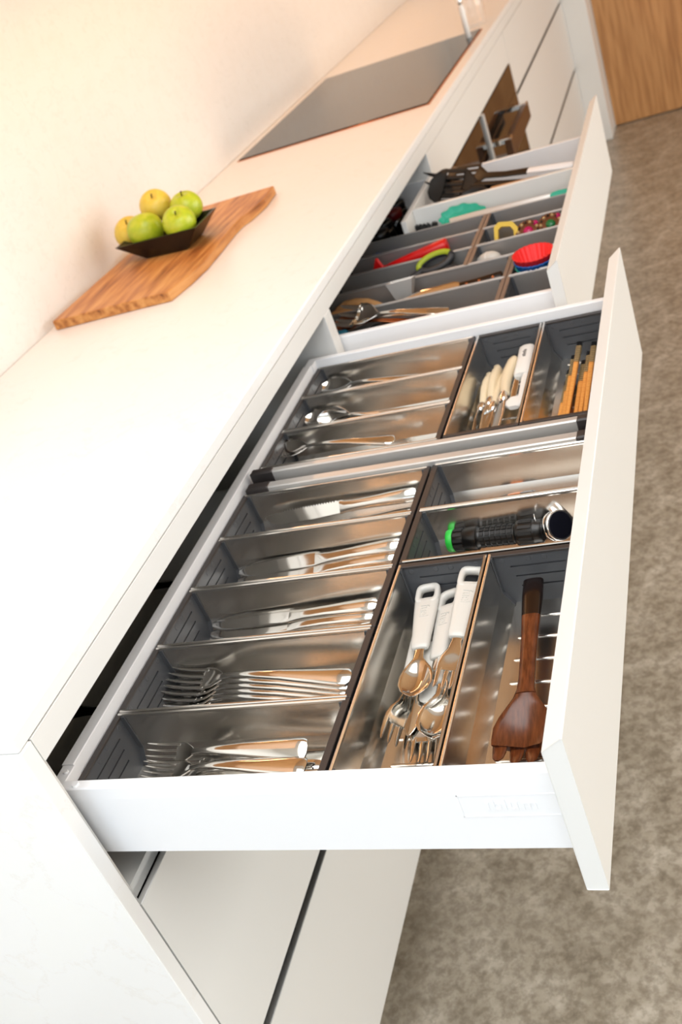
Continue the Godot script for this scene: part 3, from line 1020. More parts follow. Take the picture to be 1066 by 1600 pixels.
	var f := SystemFont.new()
	f.font_names = PackedStringArray(["Droid Sans"])
	for k in 3:
		var t: TextMesh = cache.get("fuel")
		if t == null:
			t = TextMesh.new()
			t.font = f
			t.text = "fuel"
			t.font_size = 32
			t.pixel_size = 0.00044
			t.depth = 0.0007
			cache["fuel"] = t
		var m := mesh_at(list[k], "lettering", t, M.cream)
		# reads from the loop towards the tip
		m.transform = Transform3D(Basis(Vector3(1, 0, 0), Vector3(0, 0, -1), Vector3(0, 1, 0)), Vector3(0.054, 0.0054, 0.0))

	# wooden spork
	var o := Vector3(-86, -108, -340)
	var n := thing("wooden_spork", "glossy dark wooden spork with a scorched handle end", "spork", o)
	var s := Shape.new()
	s.loft(rounded([[0, 8.5, 3.2], [2, 11, 4.6], [30, 11.2, 5], [60, 10, 5]]))
	part(n, "handle_end", s, M.burnt, "almost black scorched handle end")
	s = Shape.new()
	s.loft(rounded([[59.9, 10, 5], [100, 8.4, 5], [150, 8.0, 5], [166, 9, 5], [172, 10.5, 4.5]]))
	s.strip([[166, 0, 9, 0, 9], [176, -1, 12, 1, 7], [187, -4, 18, 4, 5], [199, -8, 24.5, 8, 4], [212, -11, 29, 11, 4], [226, -12, 30, 11, 4], [232, -11.6, 29.5, 11, 4]], 11)
	for k in 4:
		var z := -22.5 + 15.0 * k
		var up := 11.0 * (z / 30.0) * (z / 30.0)
		s.strip([[229, -12 + up, 6.9, 0.4, 4], [238, -11 + up, 6.4, 0.3, 3.6], [247, -8 + up, 5.0, 0, 3], [252, -6 + up, 2.2, 0, 2]], 5, z)
	part(n, "head", s, M.darkwood)
	aim(n, Vector3(-84, -104, -338), Vector3(-70, -114, -82), 0, 258)

	# torch
	o = Vector3(-205, -114, -446)
	n = thing("torch", "ribbed black torch with a bright green end ring", "torch", o)
	s = Shape.new()
	s.lathe([[14.5, 9.5], [15.5, 10], [16.2, 11], [16.2, 26], [16.2, 26], [17.2, 27], [17.2, 45], [17.2, 45], [14.5, 47], [13.6, 50], [13.6, 100], [13.6, 100], [16.5, 102], [17.6, 104], [17.6, 128], [17.6, 128], [16.6, 132], [16.6, 138], [13, 140]], Vector3.ZERO, Vector3.RIGHT, 30)
	part(n, "barrel", s, M.black)
	s = Shape.new()
	for i in 6:
		for k in 14:
			var t := TAU * k / 14
			var c := Vector3(50 + 8.2 * i, sin(t) * 13.9, cos(t) * 13.9)
			var u := Vector3(0, cos(t), -sin(t))
			var v := Vector3(0, sin(t), cos(t))
			s.loft([[c + u * 2.4 - v, c - u * 2.4 - v, c - u * 2.4 + Vector3(7, 0, 0) - v, c + u * 2.4 + Vector3(7, 0, 0) - v], [c + u * 2.1 + v + Vector3(0.5, 0, 0), c - u * 2.1 + v + Vector3(0.5, 0, 0), c - u * 2.1 + v + Vector3(6.5, 0, 0), c + u * 2.1 + v + Vector3(6.5, 0, 0)]], false)
	for k in 12:
		var t := TAU * k / 12
		for e in [[12.0, 25.0, 16.0], [107.0, 126.0, 17.4]]:
			var c := Vector3(e[0], sin(t) * e[2], cos(t) * e[2])
			var u := Vector3(0, cos(t), -sin(t)) * 3.0
			var v := Vector3(0, sin(t), cos(t)) * 1.1
			var w := Vector3(e[1] - e[0], 0, 0)
			s.loft([[c + u - v, c - u - v, c - u + w - v, c + u + w - v], [c + u * 0.8 + v, c - u * 0.8 + v, c - u * 0.8 + w + v, c + u * 0.8 + w + v]], false)
	part(n, "grip_pads", s, M.black_matt)
	s = Shape.new()
	s.lathe([[12, 0], [15.2, 0.4], [16.2, 2], [16.4, 9], [15.2, 10.5], [13, 10.6]], Vector3.ZERO, Vector3.RIGHT, 30)
	part(n, "end_ring", s, M.green, "bright green end ring")
	s = Shape.new()
	var loop := []
	for i in 13:
		var t := PI * 1.6 * i / 12
		loop.append(Vector3(131 - 2 * cos(t), 18 + 6 * sin(t), -4 - 7 * cos(t)))
	s.tube(loop, 0.8, 6)
	part(n, "wrist_ring", s, M.chrome)
	aim(n, Vector3(-206, -117, -452), Vector3(-86, -115, -446), 0, 140)
	# tin
	o = Vector3(-56, -124, -440)
	n = thing("round_tin", "small round bright rimmed tin leaning on edge beyond the torch", "tin", o)
	s = Shape.new()
	s.lathe([[16, -8], [17.5, -7.6], [18, -6], [18, -1], [17.2, -0.5], [18.4, 0], [18.4, 5], [17.6, 6], [15, 6.1]], Vector3(0, 0, 0), Vector3.RIGHT, 36)
	part(n, "rim", s, M.chrome)
	s = Shape.new()
	s.lathe([[16.4, 5.6], [16.4, 6.6], [15.4, 6.8]], Vector3(0, 0, 0), Vector3.RIGHT, 36)
	part(n, "lid_face", s, M.navy, "dark lid face")
	var ax := Vector3(0.72, 0.42, 0.55).normalized()
	var az := ax.cross(Vector3.UP).normalized()
	n.transform = Transform3D(Basis(ax, az.cross(ax), az), pos(Vector3(-70, -112, -448)))
	# pocket tool in the nearly empty tray
	o = Vector3(-140, -132, -545)
	n = thing("pocket_tool", "small dark folding tool lying in the nearly empty tray", "tool", o)
	s = Shape.new()
	s.loft(rounded([[-24, 3, 3], [-21, 6, 5], [0, 6.5, 5.6], [20, 6, 5], [24, 3, 3]]))
	part(n, "body", s, M.navy)
	s = Shape.new()
	s.loft(rounded([[-9, 6.9, 5.8], [7, 6.9, 5.8]]))
	part(n, "band", s, M.copper)
	n.transform = Transform3D(Basis(Vector3.UP, deg_to_rad(4)), pos(Vector3(-137, -130, -548)))

	# ivory handled knives
	var iv := [["handle", "ivory_handle", M.ivory], ["bolster", "bolster", M.chrome], ["butt_cap", "butt_cap", M.chrome], ["blade", "ivory_blade", M.steel]]
	g = "ivory handled table knives"
	cutlery("table_knife", "largest ivory handled knife, beside the white peeler", "knife", g, iv, Vector3(-180, -106, -905), Vector3(-182, -112, -668), 25, 213)
	cutlery("table_knife", "ivory handled knife with its broad blade turned up, in the middle of its tray", "knife", g, iv, Vector3(-190, -117, -890), Vector3(-208, -120, -672), 20, 213)
	cutlery("table_knife", "ivory handled knife second from the left wall of its tray", "knife", g, iv, Vector3(-205, -112, -902), Vector3(-204, -124, -690), -75, 213)
	cutlery("table_knife", "ivory handled knife nearest the left wall of its tray", "knife", g, iv, Vector3(-216, -114, -886), Vector3(-217, -126, -690), -80, 213)
	# peeler
	o = Vector3(-152, -106, -940)
	n = thing("peeler", "white plastic vegetable peeler with a small dark mark", "peeler", o)
	s = Shape.new()
	s.loft(rounded([[0, 6, 4], [2, 10, 7], [8, 13, 9], [60, 12.5, 9], [82, 13.5, 8.5], [88, 12, 7]]))
	s.loft(rounded([[84, 3.6, 5], [100, 6, 5], [150, 5, 4.6], [160, 6, 4.4]], Vector3(0, 0, -6)))
	s.loft(rounded([[150, 9, 4.6], [158, 14, 5], [168, 13, 4.6], [174, 7, 3.4]], Vector3(0, 0, 3)))
	part(n, "handle", s, M.white)
	s = Shape.new()
	s.strip([[86, 0, 4, 0, 1.4], [120, 0, 5, 0, 1.2], [156, 0, 4, 0, 1.2]], 7, 7.5)
	part(n, "blade", s, M.steel)
	s = Shape.new()
	for k in 5:
		s.box(Vector3(22 + 4.6 * k, 8.6, -2.2), Vector3(24.6 + 4.6 * k, 9.25, 2.0 if k % 2 == 0 else 3.2))
	part(n, "mark", s, M.black)
	aim(n, Vector3(-157, -101, -930), Vector3(-158, -110, -758), 0, 0)
	# chopsticks
	var st := [["shaft", "stick", M.bamboo], ["grip", "stick_grip", M.black], ["bands", "stick_bands", M.gold]]
	var spots := [[-92, -128, 868, -94], [-86, -119, 896, -90], [-77, -108, 916, -82], [-70, -121, 877, -75], [-62, -116, 893, -67], [-55, -110, 910, -58], [-47, -120, 884, -51], [-94, -132, 842, -104], [-40, -126, 872, -45]]
	var cl := ["chopstick at the left of the upright row", "second chopstick from the left of the row", "tallest chopstick, standing proud of its neighbours", "shorter chopstick just right of the tallest one", "fifth chopstick from the left of the row", "sixth chopstick from the left, close to the drawer front", "chopstick half hidden by the drawer front", "lowest chopstick lying along the left wall of the tray", "chopstick hidden deepest behind the drawer front"]
	for k in spots.size():
		var q: Array = spots[k]
		cutlery("chopstick", "bamboo " + cl[k] + ", black grip with pale bands", "chopstick", "bamboo chopsticks with banded black grips", st, Vector3(q[3], q[1] - 8.0, -q[2] + 226), Vector3(q[0], q[1] + 3.0, -q[2]), rng.randf_range(-12, 12), 225)


# ---------------------------------------------------------------- second drawer
func build_second_drawer() -> void:
	var y := -76.0
	var g := "metal trays of the second drawer"
	var rows := [
		["holding serving spoons along the near side of the second drawer", Vector3(-613, y, -1132), 393.0, 104.0],
		["empty and short, in the near front corner of the second drawer", Vector3(-219, y, -1132), 103.0, 104.0],
		["holding wooden spatulas and a dark handled knife", Vector3(-613, y, -1237), 393.0, 104.0],
		["holding a stack of bright baking cups", Vector3(-219, y, -1237), 103.0, 104.0],
		["holding the green and grey scissors", Vector3(-613, y, -1337), 302.0, 92.0],
		["holding the white egg shaped timer", Vector3(-310, y, -1337), 194.0, 92.0],
		["holding the long red tool", Vector3(-613, y, -1430), 302.0, 92.0],
		["holding a yellow ring and an ornate trinket box", Vector3(-310, y, -1430), 194.0, 92.0],
		["holding a strand of blue beads", Vector3(-613, y, -1523), 302.0, 92.0],
		["empty, in front of the white partition", Vector3(-310, y, -1523), 194.0, 92.0]]
	for r in rows:
		tray("grey metal tray " + r[0], g, r[1], r[2], r[3], 0, 62.0, M.satin, M.plastic, M.warm_edge)

	# white partition boards
	var o := Vector3(-300, -140, -1646)
	var n := thing("drawer_partition", "white partition boards standing in the far half of the second drawer", "divider", o)
	var s := Shape.new(o)
	s.box(Vector3(-485, -142.5, -1640), Vector3(-117, -50, -1652), 1.2)
	part(n, "cross_board", s, M.white)
	s = Shape.new(o)
	s.box(Vector3(-497, -142.5, -1573), Vector3(-485.2, -50, -1884), 1.2)
	part(n, "rear_board", s, M.white)

	# near tray: serving cutlery
	n = thing("serving_fork", "broad four pronged steel serving fork lying on top in the near tray", "fork", Vector3(-310, -80, -1110))
	s = Shape.new()
	s.strip([[0, 3, 4, 0, 2], [3, 3, 9, 0, 3], [40, 5, 8, 0, 4], [90, 8, 5, 0, 4], [125, 6, 4, 0, 4], [136, 5, 5, 0, 3]])
	part(n, "handle", s, M.steel)
	s = Shape.new()
	s.strip([[132, 5, 4.6, 0, 3], [140, 3, 12, 2, 2], [150, 0, 22, 6, 2], [162, -3, 27, 9, 2], [176, -4, 28, 10, 2], [177, -4, 27.6, 10, 2]], 11)
	for k in 4:
		var z := -21.6 + 14.4 * k
		var up := 10.0 * pow(z / 28.0, 2)
		s.strip([[172, -4 + up, 5.6, 0.3, 2], [190, -3.4 + up, 5, 0.2, 2], [206, -1 + up, 4, 0, 1.8], [214, 1.5 + up, 1.5, 0, 1.2]], 5, z)
	part(n, "head", s, M.steel)
	aim(n, Vector3(-312, -84, -1098), Vector3(-528, -70, -1152), -16, 208)
	n = cutlery("serving_spoon", "steel serving spoon lying under the serving fork", "spoon", "", [["handle", "handle", M.steel], ["bowl", "bowl", M.steel]], Vector3(-330, -92, -1122), Vector3(-530, -88, -1150), 0, 205)
	n = cutlery("copper_spoon", "copper coloured spoon tip showing beside the serving fork", "spoon", "", [["handle", "handle", M.copper], ["bowl", "bowl", M.copper]], Vector3(-345, -104, -1112), Vector3(-543, -80, -1150), -20, 205)
	n = thing("spatula", "teal handled spatula tucked under the worktop edge", "spatula", Vector3(-600, -100, -1150))
	s = Shape.new()
	s.loft(rounded([[0, 6, 4], [3, 10, 7], [60, 11, 8], [110, 10, 7], [115, 7, 5]]))
	part(n, "handle", s, M.petrol)
	s = Shape.new()
	s.strip([[112, 0, 4, 0, 2.5], [150, 0, 4, 0, 2.5], [160, 0, 24, 0, 2], [230, 0, 26, 0, 1.6], [234, 0, 22, 0, 1.4]])
	part(n, "blade", s, M.black)
	aim(n, Vector3(-620, -78, -1103), Vector3(-386, -90, -1100), 0, 0)

	# second tray: wooden tools, jigger, knife
	for k in 2:
		n = thing("wooden_spatula", ["light wooden spatula with a rounded head, standing against the tray wall", "light wooden spatula lying flat nearest the serving fork"][k], "spatula", Vector3(-560, -100, -1240), "light wooden spatulas")
		s = Shape.new()
		s.strip([[0, 0, 5, 0, 6], [4, 0, 7, 0, 8], [120, 0, 6.5, 0, 8], [185, 0, 8, 0, 7], [205, 0, 18, 0, 6], [225, 0, 27, 0, 5], [255, 0, 31, 0, 4.5], [280, 0, 27, 0, 4], [296, 0, 14, 0, 3], [300, 0, 4, 0, 2]], 9)
		part(n, "blade_and_handle", s, M.lightwood)
		if k == 0:
			aim(n, Vector3(-300, -126, -1244), Vector3(-584, -101, -1262), -36, 300)
		else:
			aim(n, Vector3(-300, -128, -1222), Vector3(-598, -96, -1228), -12, 300)
	n = thing("jigger", "square tapered chrome measuring cup upright in the tray beside the spatulas", "measuring cup", Vector3(-430, -100, -1240))
	s = Shape.new()
	var lo := 11.0
	var rr := []
	for e in [[-22.0, lo, 0.0], [24.0, 25.0, 0.0], [26.0, 26.0, 0.0], [26.0, 23.5, 0.0], [24.0, 22.5, 0.0], [-19.0, 9.0, 0.0]]:
		rr.append([Vector3(-e[1], e[0], -e[1] * 0.7), Vector3(e[1], e[0], -e[1] * 0.7), Vector3(e[1], e[0], e[1] * 0.7), Vector3(-e[1], e[0], e[1] * 0.7)])
	s.loft(rr, false)
	part(n, "cup", s, M.alu)
	s = Shape.new()
	s.box(Vector3(-34, -34, 6), Vector3(34, -22, 22), 2.0)
	part(n, "base_bar", s, M.alu)
	n.transform = Transform3D(Basis.from_euler(Vector3(deg_to_rad(-12), deg_to_rad(4), 0)), pos(Vector3(-428, -86, -1243)))
	n = thing("kitchen_knife", "knife with a riveted dark wooden handle", "knife", Vector3(-240, -80, -1215))
	s = Shape.new()
	s.loft(rounded([[0, 8, 4], [2, 11, 6], [20, 10, 6.5], [50, 9, 6.5], [80, 10, 6]]))
	part(n, "handle", s, M.burnt)
	for x in [16.0, 42.0, 66.0]:
		s = Shape.new()
		s.lathe([[2.8, 6.0], [2.8, 7.2], [2.2, 7.6]], Vector3(x, 0, 0), Vector3.UP, 12)
		part(n, "rivet", s, M.copper)
	s = Shape.new()
	s.strip([[80, 0, 9, 0, 3], [90, 0, 13, 0, 2], [160, 0, 13, 0, 1.8], [190, 0, 8, 0, 1.4], [202, 0, 1.5, 0, 1]], 7, 2.0)
	part(n, "blade", s, M.steel)
	aim(n, Vector3(-232, -84, -1212), Vector3(-430, -92, -1214), -40, 0)

	# baking cups
	var cc := [["red", M.coral, "topmost of the three fluted baking cups, bright red"], ["blue", M.blue, "blue fluted baking cup in the middle of the stack"], ["teal", M.teal, "turquoise fluted baking cup at the bottom of the stack"]]
	for k in 3:
		var at := Vector3(-172, -91 - 10.5 * k, -1220 - 1.0 * k)
		n = thing("baking_cup", cc[k][2], "baking cup", at, "stacked fluted silicone baking cups")
		s = Shape.new()
		s.lathe([[26, 0], [28, 0.3], [35.5, 33], [37.0, 34.2], [37.0, 36], [34.4, 35.6], [27, 2.6], [25, 2.2]], Vector3.ZERO, Vector3.UP, 96, 0.028, 24)
		part(n, "shell", s, cc[k][1])
		n.basis = Basis.from_euler(Vector3(deg_to_rad(3), 0, deg_to_rad(-2)))

	# egg timer
	n = thing("egg_timer", "smooth white egg shaped timer alone in its short tray", "timer", Vector3(-285, -134, -1352))
	s = Shape.new()
	var prof := []
	for i in 15:
		var t := PI * i / 14
		prof.append([maxf(0.2, 15.5 * sin(t) * (1.0 - 0.12 * cos(t))), -26.0 * cos(t)])
	s.lathe(prof, Vector3.ZERO, Vector3(1, 0.1, 0.15), 28)
	part(n, "shell", s, M.cream)
	n.position = pos(Vector3(-282, -97, -1350))
	s = Shape.new()
	s.lathe([[14.5, -1], [15.8, -0.9], [15.8, 0.9], [14.5, 1]], Vector3.ZERO, Vector3(1, 0.1, 0.15), 28)
	part(n, "seam_ring", s, M.white)

	# scissors
	n = thing("scissors", "kitchen scissors with lime green and grey handles", "scissors", Vector3(-400, -90, -1340))
	for k in 2:
		var w := 1.0 if k == 0 else -1.0
		s = Shape.new()
		var path := []
		var rad := []
		for i in 25:
			var t := TAU * i / 24
			path.append(Vector3(34 - 34 * cos(t), 3 * w, w * (17 + 15 * sin(t))))
			rad.append(7.6)
		s.tube(path, rad, 10)
		s.tube([Vector3(60, 3 * w, w * 12), Vector3(84, 2 * w, w * 5), Vector3(105, w, 0)], [8.0, 8.5, 6.0], 10)
		var hd := part(n, "handle", s, M.grey)
		s = Shape.new()
		path = []
		for i in 15:
			var t := 0.25 + (PI * 1.0) * i / 14
			path.append(Vector3(34 - 34 * cos(t), 3 * w + 2.6, w * (17 + 15 * sin(t))))
		s.tube(path, 6.4, 10)
		part(hd, "grip_inlay", s, M.lime, "lime green grip inlay")
		s = Shape.new()
		s.strip([[98, w, 7, 0, 2.4], [120, w, 8, 0, 2], [190, w, 4, 0, 1.6], [205, w, 1, 0, 1.2]], 5, w * 1.5)
		part(n, "blade", s, M.steel)
	s = Shape.new()
	s.lathe([[3.5, 2], [3.5, 4], [2.4, 4.6]], Vector3(108, 0, 0), Vector3.UP, 12)
	part(n, "pivot", s, M.chrome)
	aim(n, Vector3(-350, -88, -1354), Vector3(-540, -118, -1330), -40, 0)

	# red tool
	n = thing("can_opener", "long bright red tapered tool lying aslant in its tray", "opener", Vector3(-380, -90, -1440))
	s = Shape.new()
	s.loft(rounded([[0, 10, 9], [2, 15, 13], [6, 16.5, 14], [50, 15, 12], [100, 11, 9], [130, 8, 7], [134, 5, 5]]))
	part(n, "handle", s, M.red)
	s = Shape.new()
	s.loft(rounded([[128, 6, 5], [140, 9, 6], [165, 9, 6], [196, 7, 5], [200, 4, 3]]))
	part(n, "foot", s, M.red)
	s = Shape.new()
	s.prism([Vector2(140, 2), Vector2(166, 2), Vector2(150, 26), Vector2(146, 25)], -6, 6, "z", 1.0)
	part(n, "lever", s, M.red)
	aim(n, Vector3(-376, -80, -1446), Vector3(-576, -100, -1428), 0, 0)
	# yellow ring and trinket box
	n = thing("cookie_cutter", "yellow open ring standing on edge in its tray", "cutter", Vector3(-256, -134, -1425))
	s = Shape.new()
	var rings := []
	for p in [Vector2(-24, -36), Vector2(-22, 28), Vector2(-12, 36), Vector2(14, 34), Vector2(24, 22), Vector2(22, -36), Vector2(0, -40)]:
		rings.append([Vector3(p.x, p.y, -8), Vector3(p.x * 0.66, p.y * 0.74, -8), Vector3(p.x * 0.66, p.y * 0.74, 8), Vector3(p.x, p.y, 8)])
	s.loft(rings, false, true)
	part(n, "band", s, M.yellow)
	n.transform = Transform3D(Basis.from_euler(Vector3(deg_to_rad(-24), deg_to_rad(6), deg_to_rad(-8))), pos(Vector3(-257, -96, -1434)))
	for k in 2:
		var c := Vector3([-212.0, -168.0][k], -92 + 2 * k, [-1436.0, -1440.0][k])
		n = thing("trinket", ["ornate copper disc set with a large pink stone", "ornate copper disc set with a green stone, next to the drawer front"][k], "ornament", c, "ornate copper discs")
		s = Shape.new()
		s.lathe([[20, -6], [25, -5.4], [26, 0], [25, 4], [22, 6], [20, 5], [17, 7], [14, 5.6], [11, 7.6], [9, 7]], Vector3.ZERO, Vector3.UP, 60, 0.03, 20)
		part(n, "disc", s, M.trinket)
		for i in 14:
			var t := TAU * i / 14
			s = Shape.new()
			s.lathe([[0.4, 3.0], [2.4, 2.2], [3, 0], [2.4, -2.2]], Vector3(cos(t) * 19, 6.4, sin(t) * 19), Vector3.UP, 8)
			part(n, "bead", s, M.burnt if i % 2 == 0 else M.gold)
		s = Shape.new()
		s.lathe([[9.4, 6], [9.6, 8], [6, 10.8], [0.4, 11.8]], Vector3.ZERO, Vector3.UP, 18)
		part(n, "stone", s, M.magenta if k == 0 else M.emerald, "pink stone" if k == 0 else "green stone")
		s = Shape.new()
		s.lathe([[5, 6], [5.2, 8], [0.4, 10]], Vector3(15, 0, -15), Vector3.UP, 14)
		part(n, "stone", s, M.magenta, "small pink stone")
		n.transform = Transform3D(Basis.from_euler(Vector3(deg_to_rad(42), 0, deg_to_rad(-6))), pos(c))
	# blue beads
	n = thing("bead_string", "string of small blue beads in the shaded tray", "beads", Vector3(-545, -130, -1540))
	for k in 9:
		s = Shape.new()
		s.lathe([[0.5, -3.6], [3.4, -2.2], [4, 0], [3.4, 2.2], [0.5, 3.6]], Vector3(-28 + 7.0 * k, 30 + 2.5 * sin(k * 0.8), -4), Vector3.RIGHT, 10)
		part(n, "bead", s, M.blue)
	s = Shape.new()
	s.box(Vector3(-36, 0.5, -10), Vector3(36, 24, 2), 3.0)
	part(n, "card", s, M.navy)
	# space before the partition: moulds, tongs, brush
	for k in 2:
		var at := Vector3(-372 + 6 * k, -92 - 14 * k, -1604 + 8 * k)
		n = thing("baking_mould", ["mint green scalloped baking mould lying uppermost before the partition", "mint green scalloped baking mould underneath the upper one"][k], "baking mould", at, "mint green scalloped moulds")
		s = Shape.new()
		s.lathe([[38, -3], [46, -2.4], [54, 18], [57, 20], [57, 22], [53, 21], [46, 6], [30, 9], [2, 10]], Vector3.ZERO, Vector3.UP, 72, 0.05, 12)
		part(n, "shell", s, M.mint)
		n.transform = Transform3D(Basis.from_euler(Vector3(deg_to_rad(30), 0, deg_to_rad(-10))).scaled(Vector3(0.92, 0.7, 0.52)), pos(at))
	n = thing("tongs", "slim steel tongs with mint green tips along the partition", "tongs", Vector3(-280, -100, -1590))
	for w in [-1.0, 1.0]:
		s = Shape.new()
		s.strip([[0, 4 * w, 6, 0, 1.6], [60, 10 * w, 6.5, 0.6, 1.4], [200, 9 * w, 6, 0.6, 1.4], [230, 5 * w, 6, 0, 1.4]])
		part(n, "arm", s, M.alu)
		s = Shape.new()
		s.strip([[222, 5 * w, 6.6, 0, 4], [240, 3 * w, 9, 1, 4], [258, 1.5 * w, 8, 1, 3], [264, 1.2 * w, 4, 0, 2]])
		part(n, "tip", s, M.mint, "mint green tip")
	aim(n, Vector3(-400, -84, -1602), Vector3(-148, -78, -1578), 60, 0)
	n = thing("brush", "small black bristled brush in the corner before the partition", "brush", Vector3(-460, -110, -1620))
	s = Shape.new()
	s.loft(rounded([[0, 4, 3], [6, 8, 6], [60, 7, 6], [66, 3, 3]]))
	part(n, "handle", s, M.black)
	s = Shape.new()
	for i in 10:
		for j in 3:
			s.lathe([[2.2, 0], [1.8, 14], [0.6, 16]], Vector3(8 + 5.4 * i, 5, -5 + 5 * j), Vector3(rng.randf_range(-0.2, 0.2), 1, rng.randf_range(-0.2, 0.2)), 6)
	part(n, "bristles", s, M.black_matt).set_meta("kind", "stuff")
	aim(n, Vector3(-492, -102, -1632), Vector3(-425, -102, -1616), 0, 0)

	# black cooking tools beyond the partition
	n = thing("pasta_server", "black slotted spoon with its broad pierced head turned to the viewer", "slotted spoon", Vector3(-440, -60, -1740))
	s = Shape.new()
	# pierced head: rim pieces and bars between the slots
	s.strip([[176, 0, 7, 0, 6], [190, -2, 22, 3, 4], [206, -4, 36, 6, 3.4], [216, -5, 42, 8, 3.2]], 9)
	for k in 6:
		var z := -37.0 + 14.8 * k
		var up := 9.0 * pow(z / 44.0, 2)
		s.strip([[212, -5 + up, 4.6, 0, 3.2], [240, -6 + up, 4.6, 0, 3.2], [268, -5 + up, 4.6, 0, 3.2]], 5, z)
	s.strip([[264, -5, 42, 8, 3.2], [276, -4, 40, 7, 3], [292, -1, 30, 4, 3], [302, 2, 14, 1, 2.6]], 9)
	part(n, "head", s, M.black_matt)
	s = Shape.new()
	s.loft(rounded([[0, 5, 3], [4, 8, 5], [90, 7, 5], [150, 6, 5], [182, 7, 4]]))
	part(n, "handle", s, M.black)
	aim(n, Vector3(-190, -72, -1672), Vector3(-474, -48, -1780), -42, 0)
	n = thing("turner", "black slotted turner lying along the far side of the second drawer", "turner", Vector3(-380, -50, -1800))
	s = Shape.new()
	s.strip([[0, 0, 4, 0, 4], [3, 0, 9, 0, 7], [110, 0, 8, 0, 6], [112, 0, 6, 0, 5]])
	part(n, "handle_end", s, M.white_metal, "pale metal handle end")
	s = Shape.new()
	s.strip([[110, 0, 9, 0, 7], [170, 0, 8, 0, 6], [215, 4, 9, 0, 5], [240, 2, 30, 0, 3.4], [250, 2, 41, 0, 3]], 9)
	for k in 6:
		var z := -38.0 + 15.2 * k
		s.strip([[246, 2, 4.4, 0, 3], [310, 3, 4.4, 0, 2.8]], 5, z)
	s.strip([[305, 3, 43, 0, 2.8], [326, 4, 44, 0, 2], [330, 4, 43, 0, 1.4]], 9)
	part(n, "blade", s, M.black)
	aim(n, Vector3(-134, -50, -1668), Vector3(-458, -52, -1806), -24, 0)
	n = thing("ladle", "black round ladle lying deepest among the black tools", "ladle", Vector3(-350, -80, -1740))
	s = Shape.new()
	s.strip([[150, 4, 6, 0, 5], [160, 0, 22, 8, 3], [180, -10, 36, 20, 3], [204, -12, 38, 22, 3], [222, -4, 28, 12, 3], [232, 4, 10, 2, 3]], 11)
	part(n, "bowl", s, M.black_matt)
	s = Shape.new()
	s.loft(rounded([[0, 6, 4], [4, 8, 5], [100, 6, 5], [156, 6, 5]]))
	part(n, "handle", s, M.black)
	aim(n, Vector3(-168, -84, -1664), Vector3(-396, -80, -1698), -30, 0)
	n = thing("meat_fork", "black two pronged fork with one tip rising beside the rear partition board", "fork", Vector3(-470, -70, -1820))
	s = Shape.new()
	s.loft(rounded([[0, 6, 4], [4, 8, 5], [120, 7, 5], [180, 9, 5]]))
	part(n, "handle", s, M.black)
	s = Shape.new()
	for w in [-1.0, 1.0]:
		s.tube([Vector3(176, 0, w * 4), Vector3(200, 0, w * 12), Vector3(240, 2, w * 13), Vector3(262, 8, w * 12)], [5.0, 5.0, 4.0, 1.0], 8)
	part(n, "prongs", s, M.black)
	aim(n, Vector3(-250, -100, -1740), Vector3(-478, -40, -1812), 80, 0)
	n = thing("wooden_spoon_handle", "pale wooden handle end lying among the black tools", "handle", Vector3(-280, -70, -1700))
	s = Shape.new()
	s.loft(rounded([[0, 4, 3], [3, 7, 5], [110, 6, 5], [120, 3, 3]]))
	part(n, "shaft", s, M.lightwood)
	aim(n, Vector3(-320, -66, -1700), Vector3(-205, -62, -1676), 0, 0)

	# jars behind the rear board
	for k in 4:
		var at := Vector3(-560 - 8 * (k % 2), -142, -1600 - 66 * k)
		n = thing("spice_jar", ["dark spice jar with a black cap nearest the front of the gap under the worktop", "dark spice jar with a black cap, second in the gap under the worktop", "dark spice jar with a red cap, third in the gap under the worktop", "dark spice jar with a black cap, farthest in the gap under the worktop"][k], "jar", at, "spice jars in the gap under the worktop")
		s = Shape.new()
		s.lathe([[24, 0], [26, 1], [26, 50], [22, 58], [20, 60]], Vector3.ZERO, Vector3.UP, 20)
		part(n, "jar_body", s, M.glassblack)
		s = Shape.new()
		s.lathe([[21, 59], [23, 60], [23, 76], [21, 78], [0.5, 78.2]], Vector3.ZERO, Vector3.UP, 20)
		part(n, "cap", s, M.dark_red if k == 2 else M.black)

	# dark pans standing in the shut drawer under the first one
	for k in 3:
		var at := Vector3(-745 - 8 * k, -377, -200 - 285 * k)
		n = thing("saucepan", ["black saucepan nearest the waterfall end, glimpsed through the gap", "black saucepan in the middle of the gap behind the first drawer", "black saucepan farthest along the gap behind the first drawer"][k], "pan", at, "black saucepans under the first drawer")
		s = Shape.new()
		s.lathe([[118, 0], [126, 2], [130, 10], [130, 118], [134, 122], [134, 125], [127, 124], [126, 118], [126, 12], [118, 6], [1, 5]], Vector3.ZERO, Vector3.UP, 56)
		part(n, "body", s, M.black)
		s = Shape.new()
		s.lathe([[133, 0], [134.6, 0.6], [134.6, 2.4], [132, 3]], Vector3(0, 124, 0), Vector3.UP, 56)
		part(n, "rim", s, M.steel)


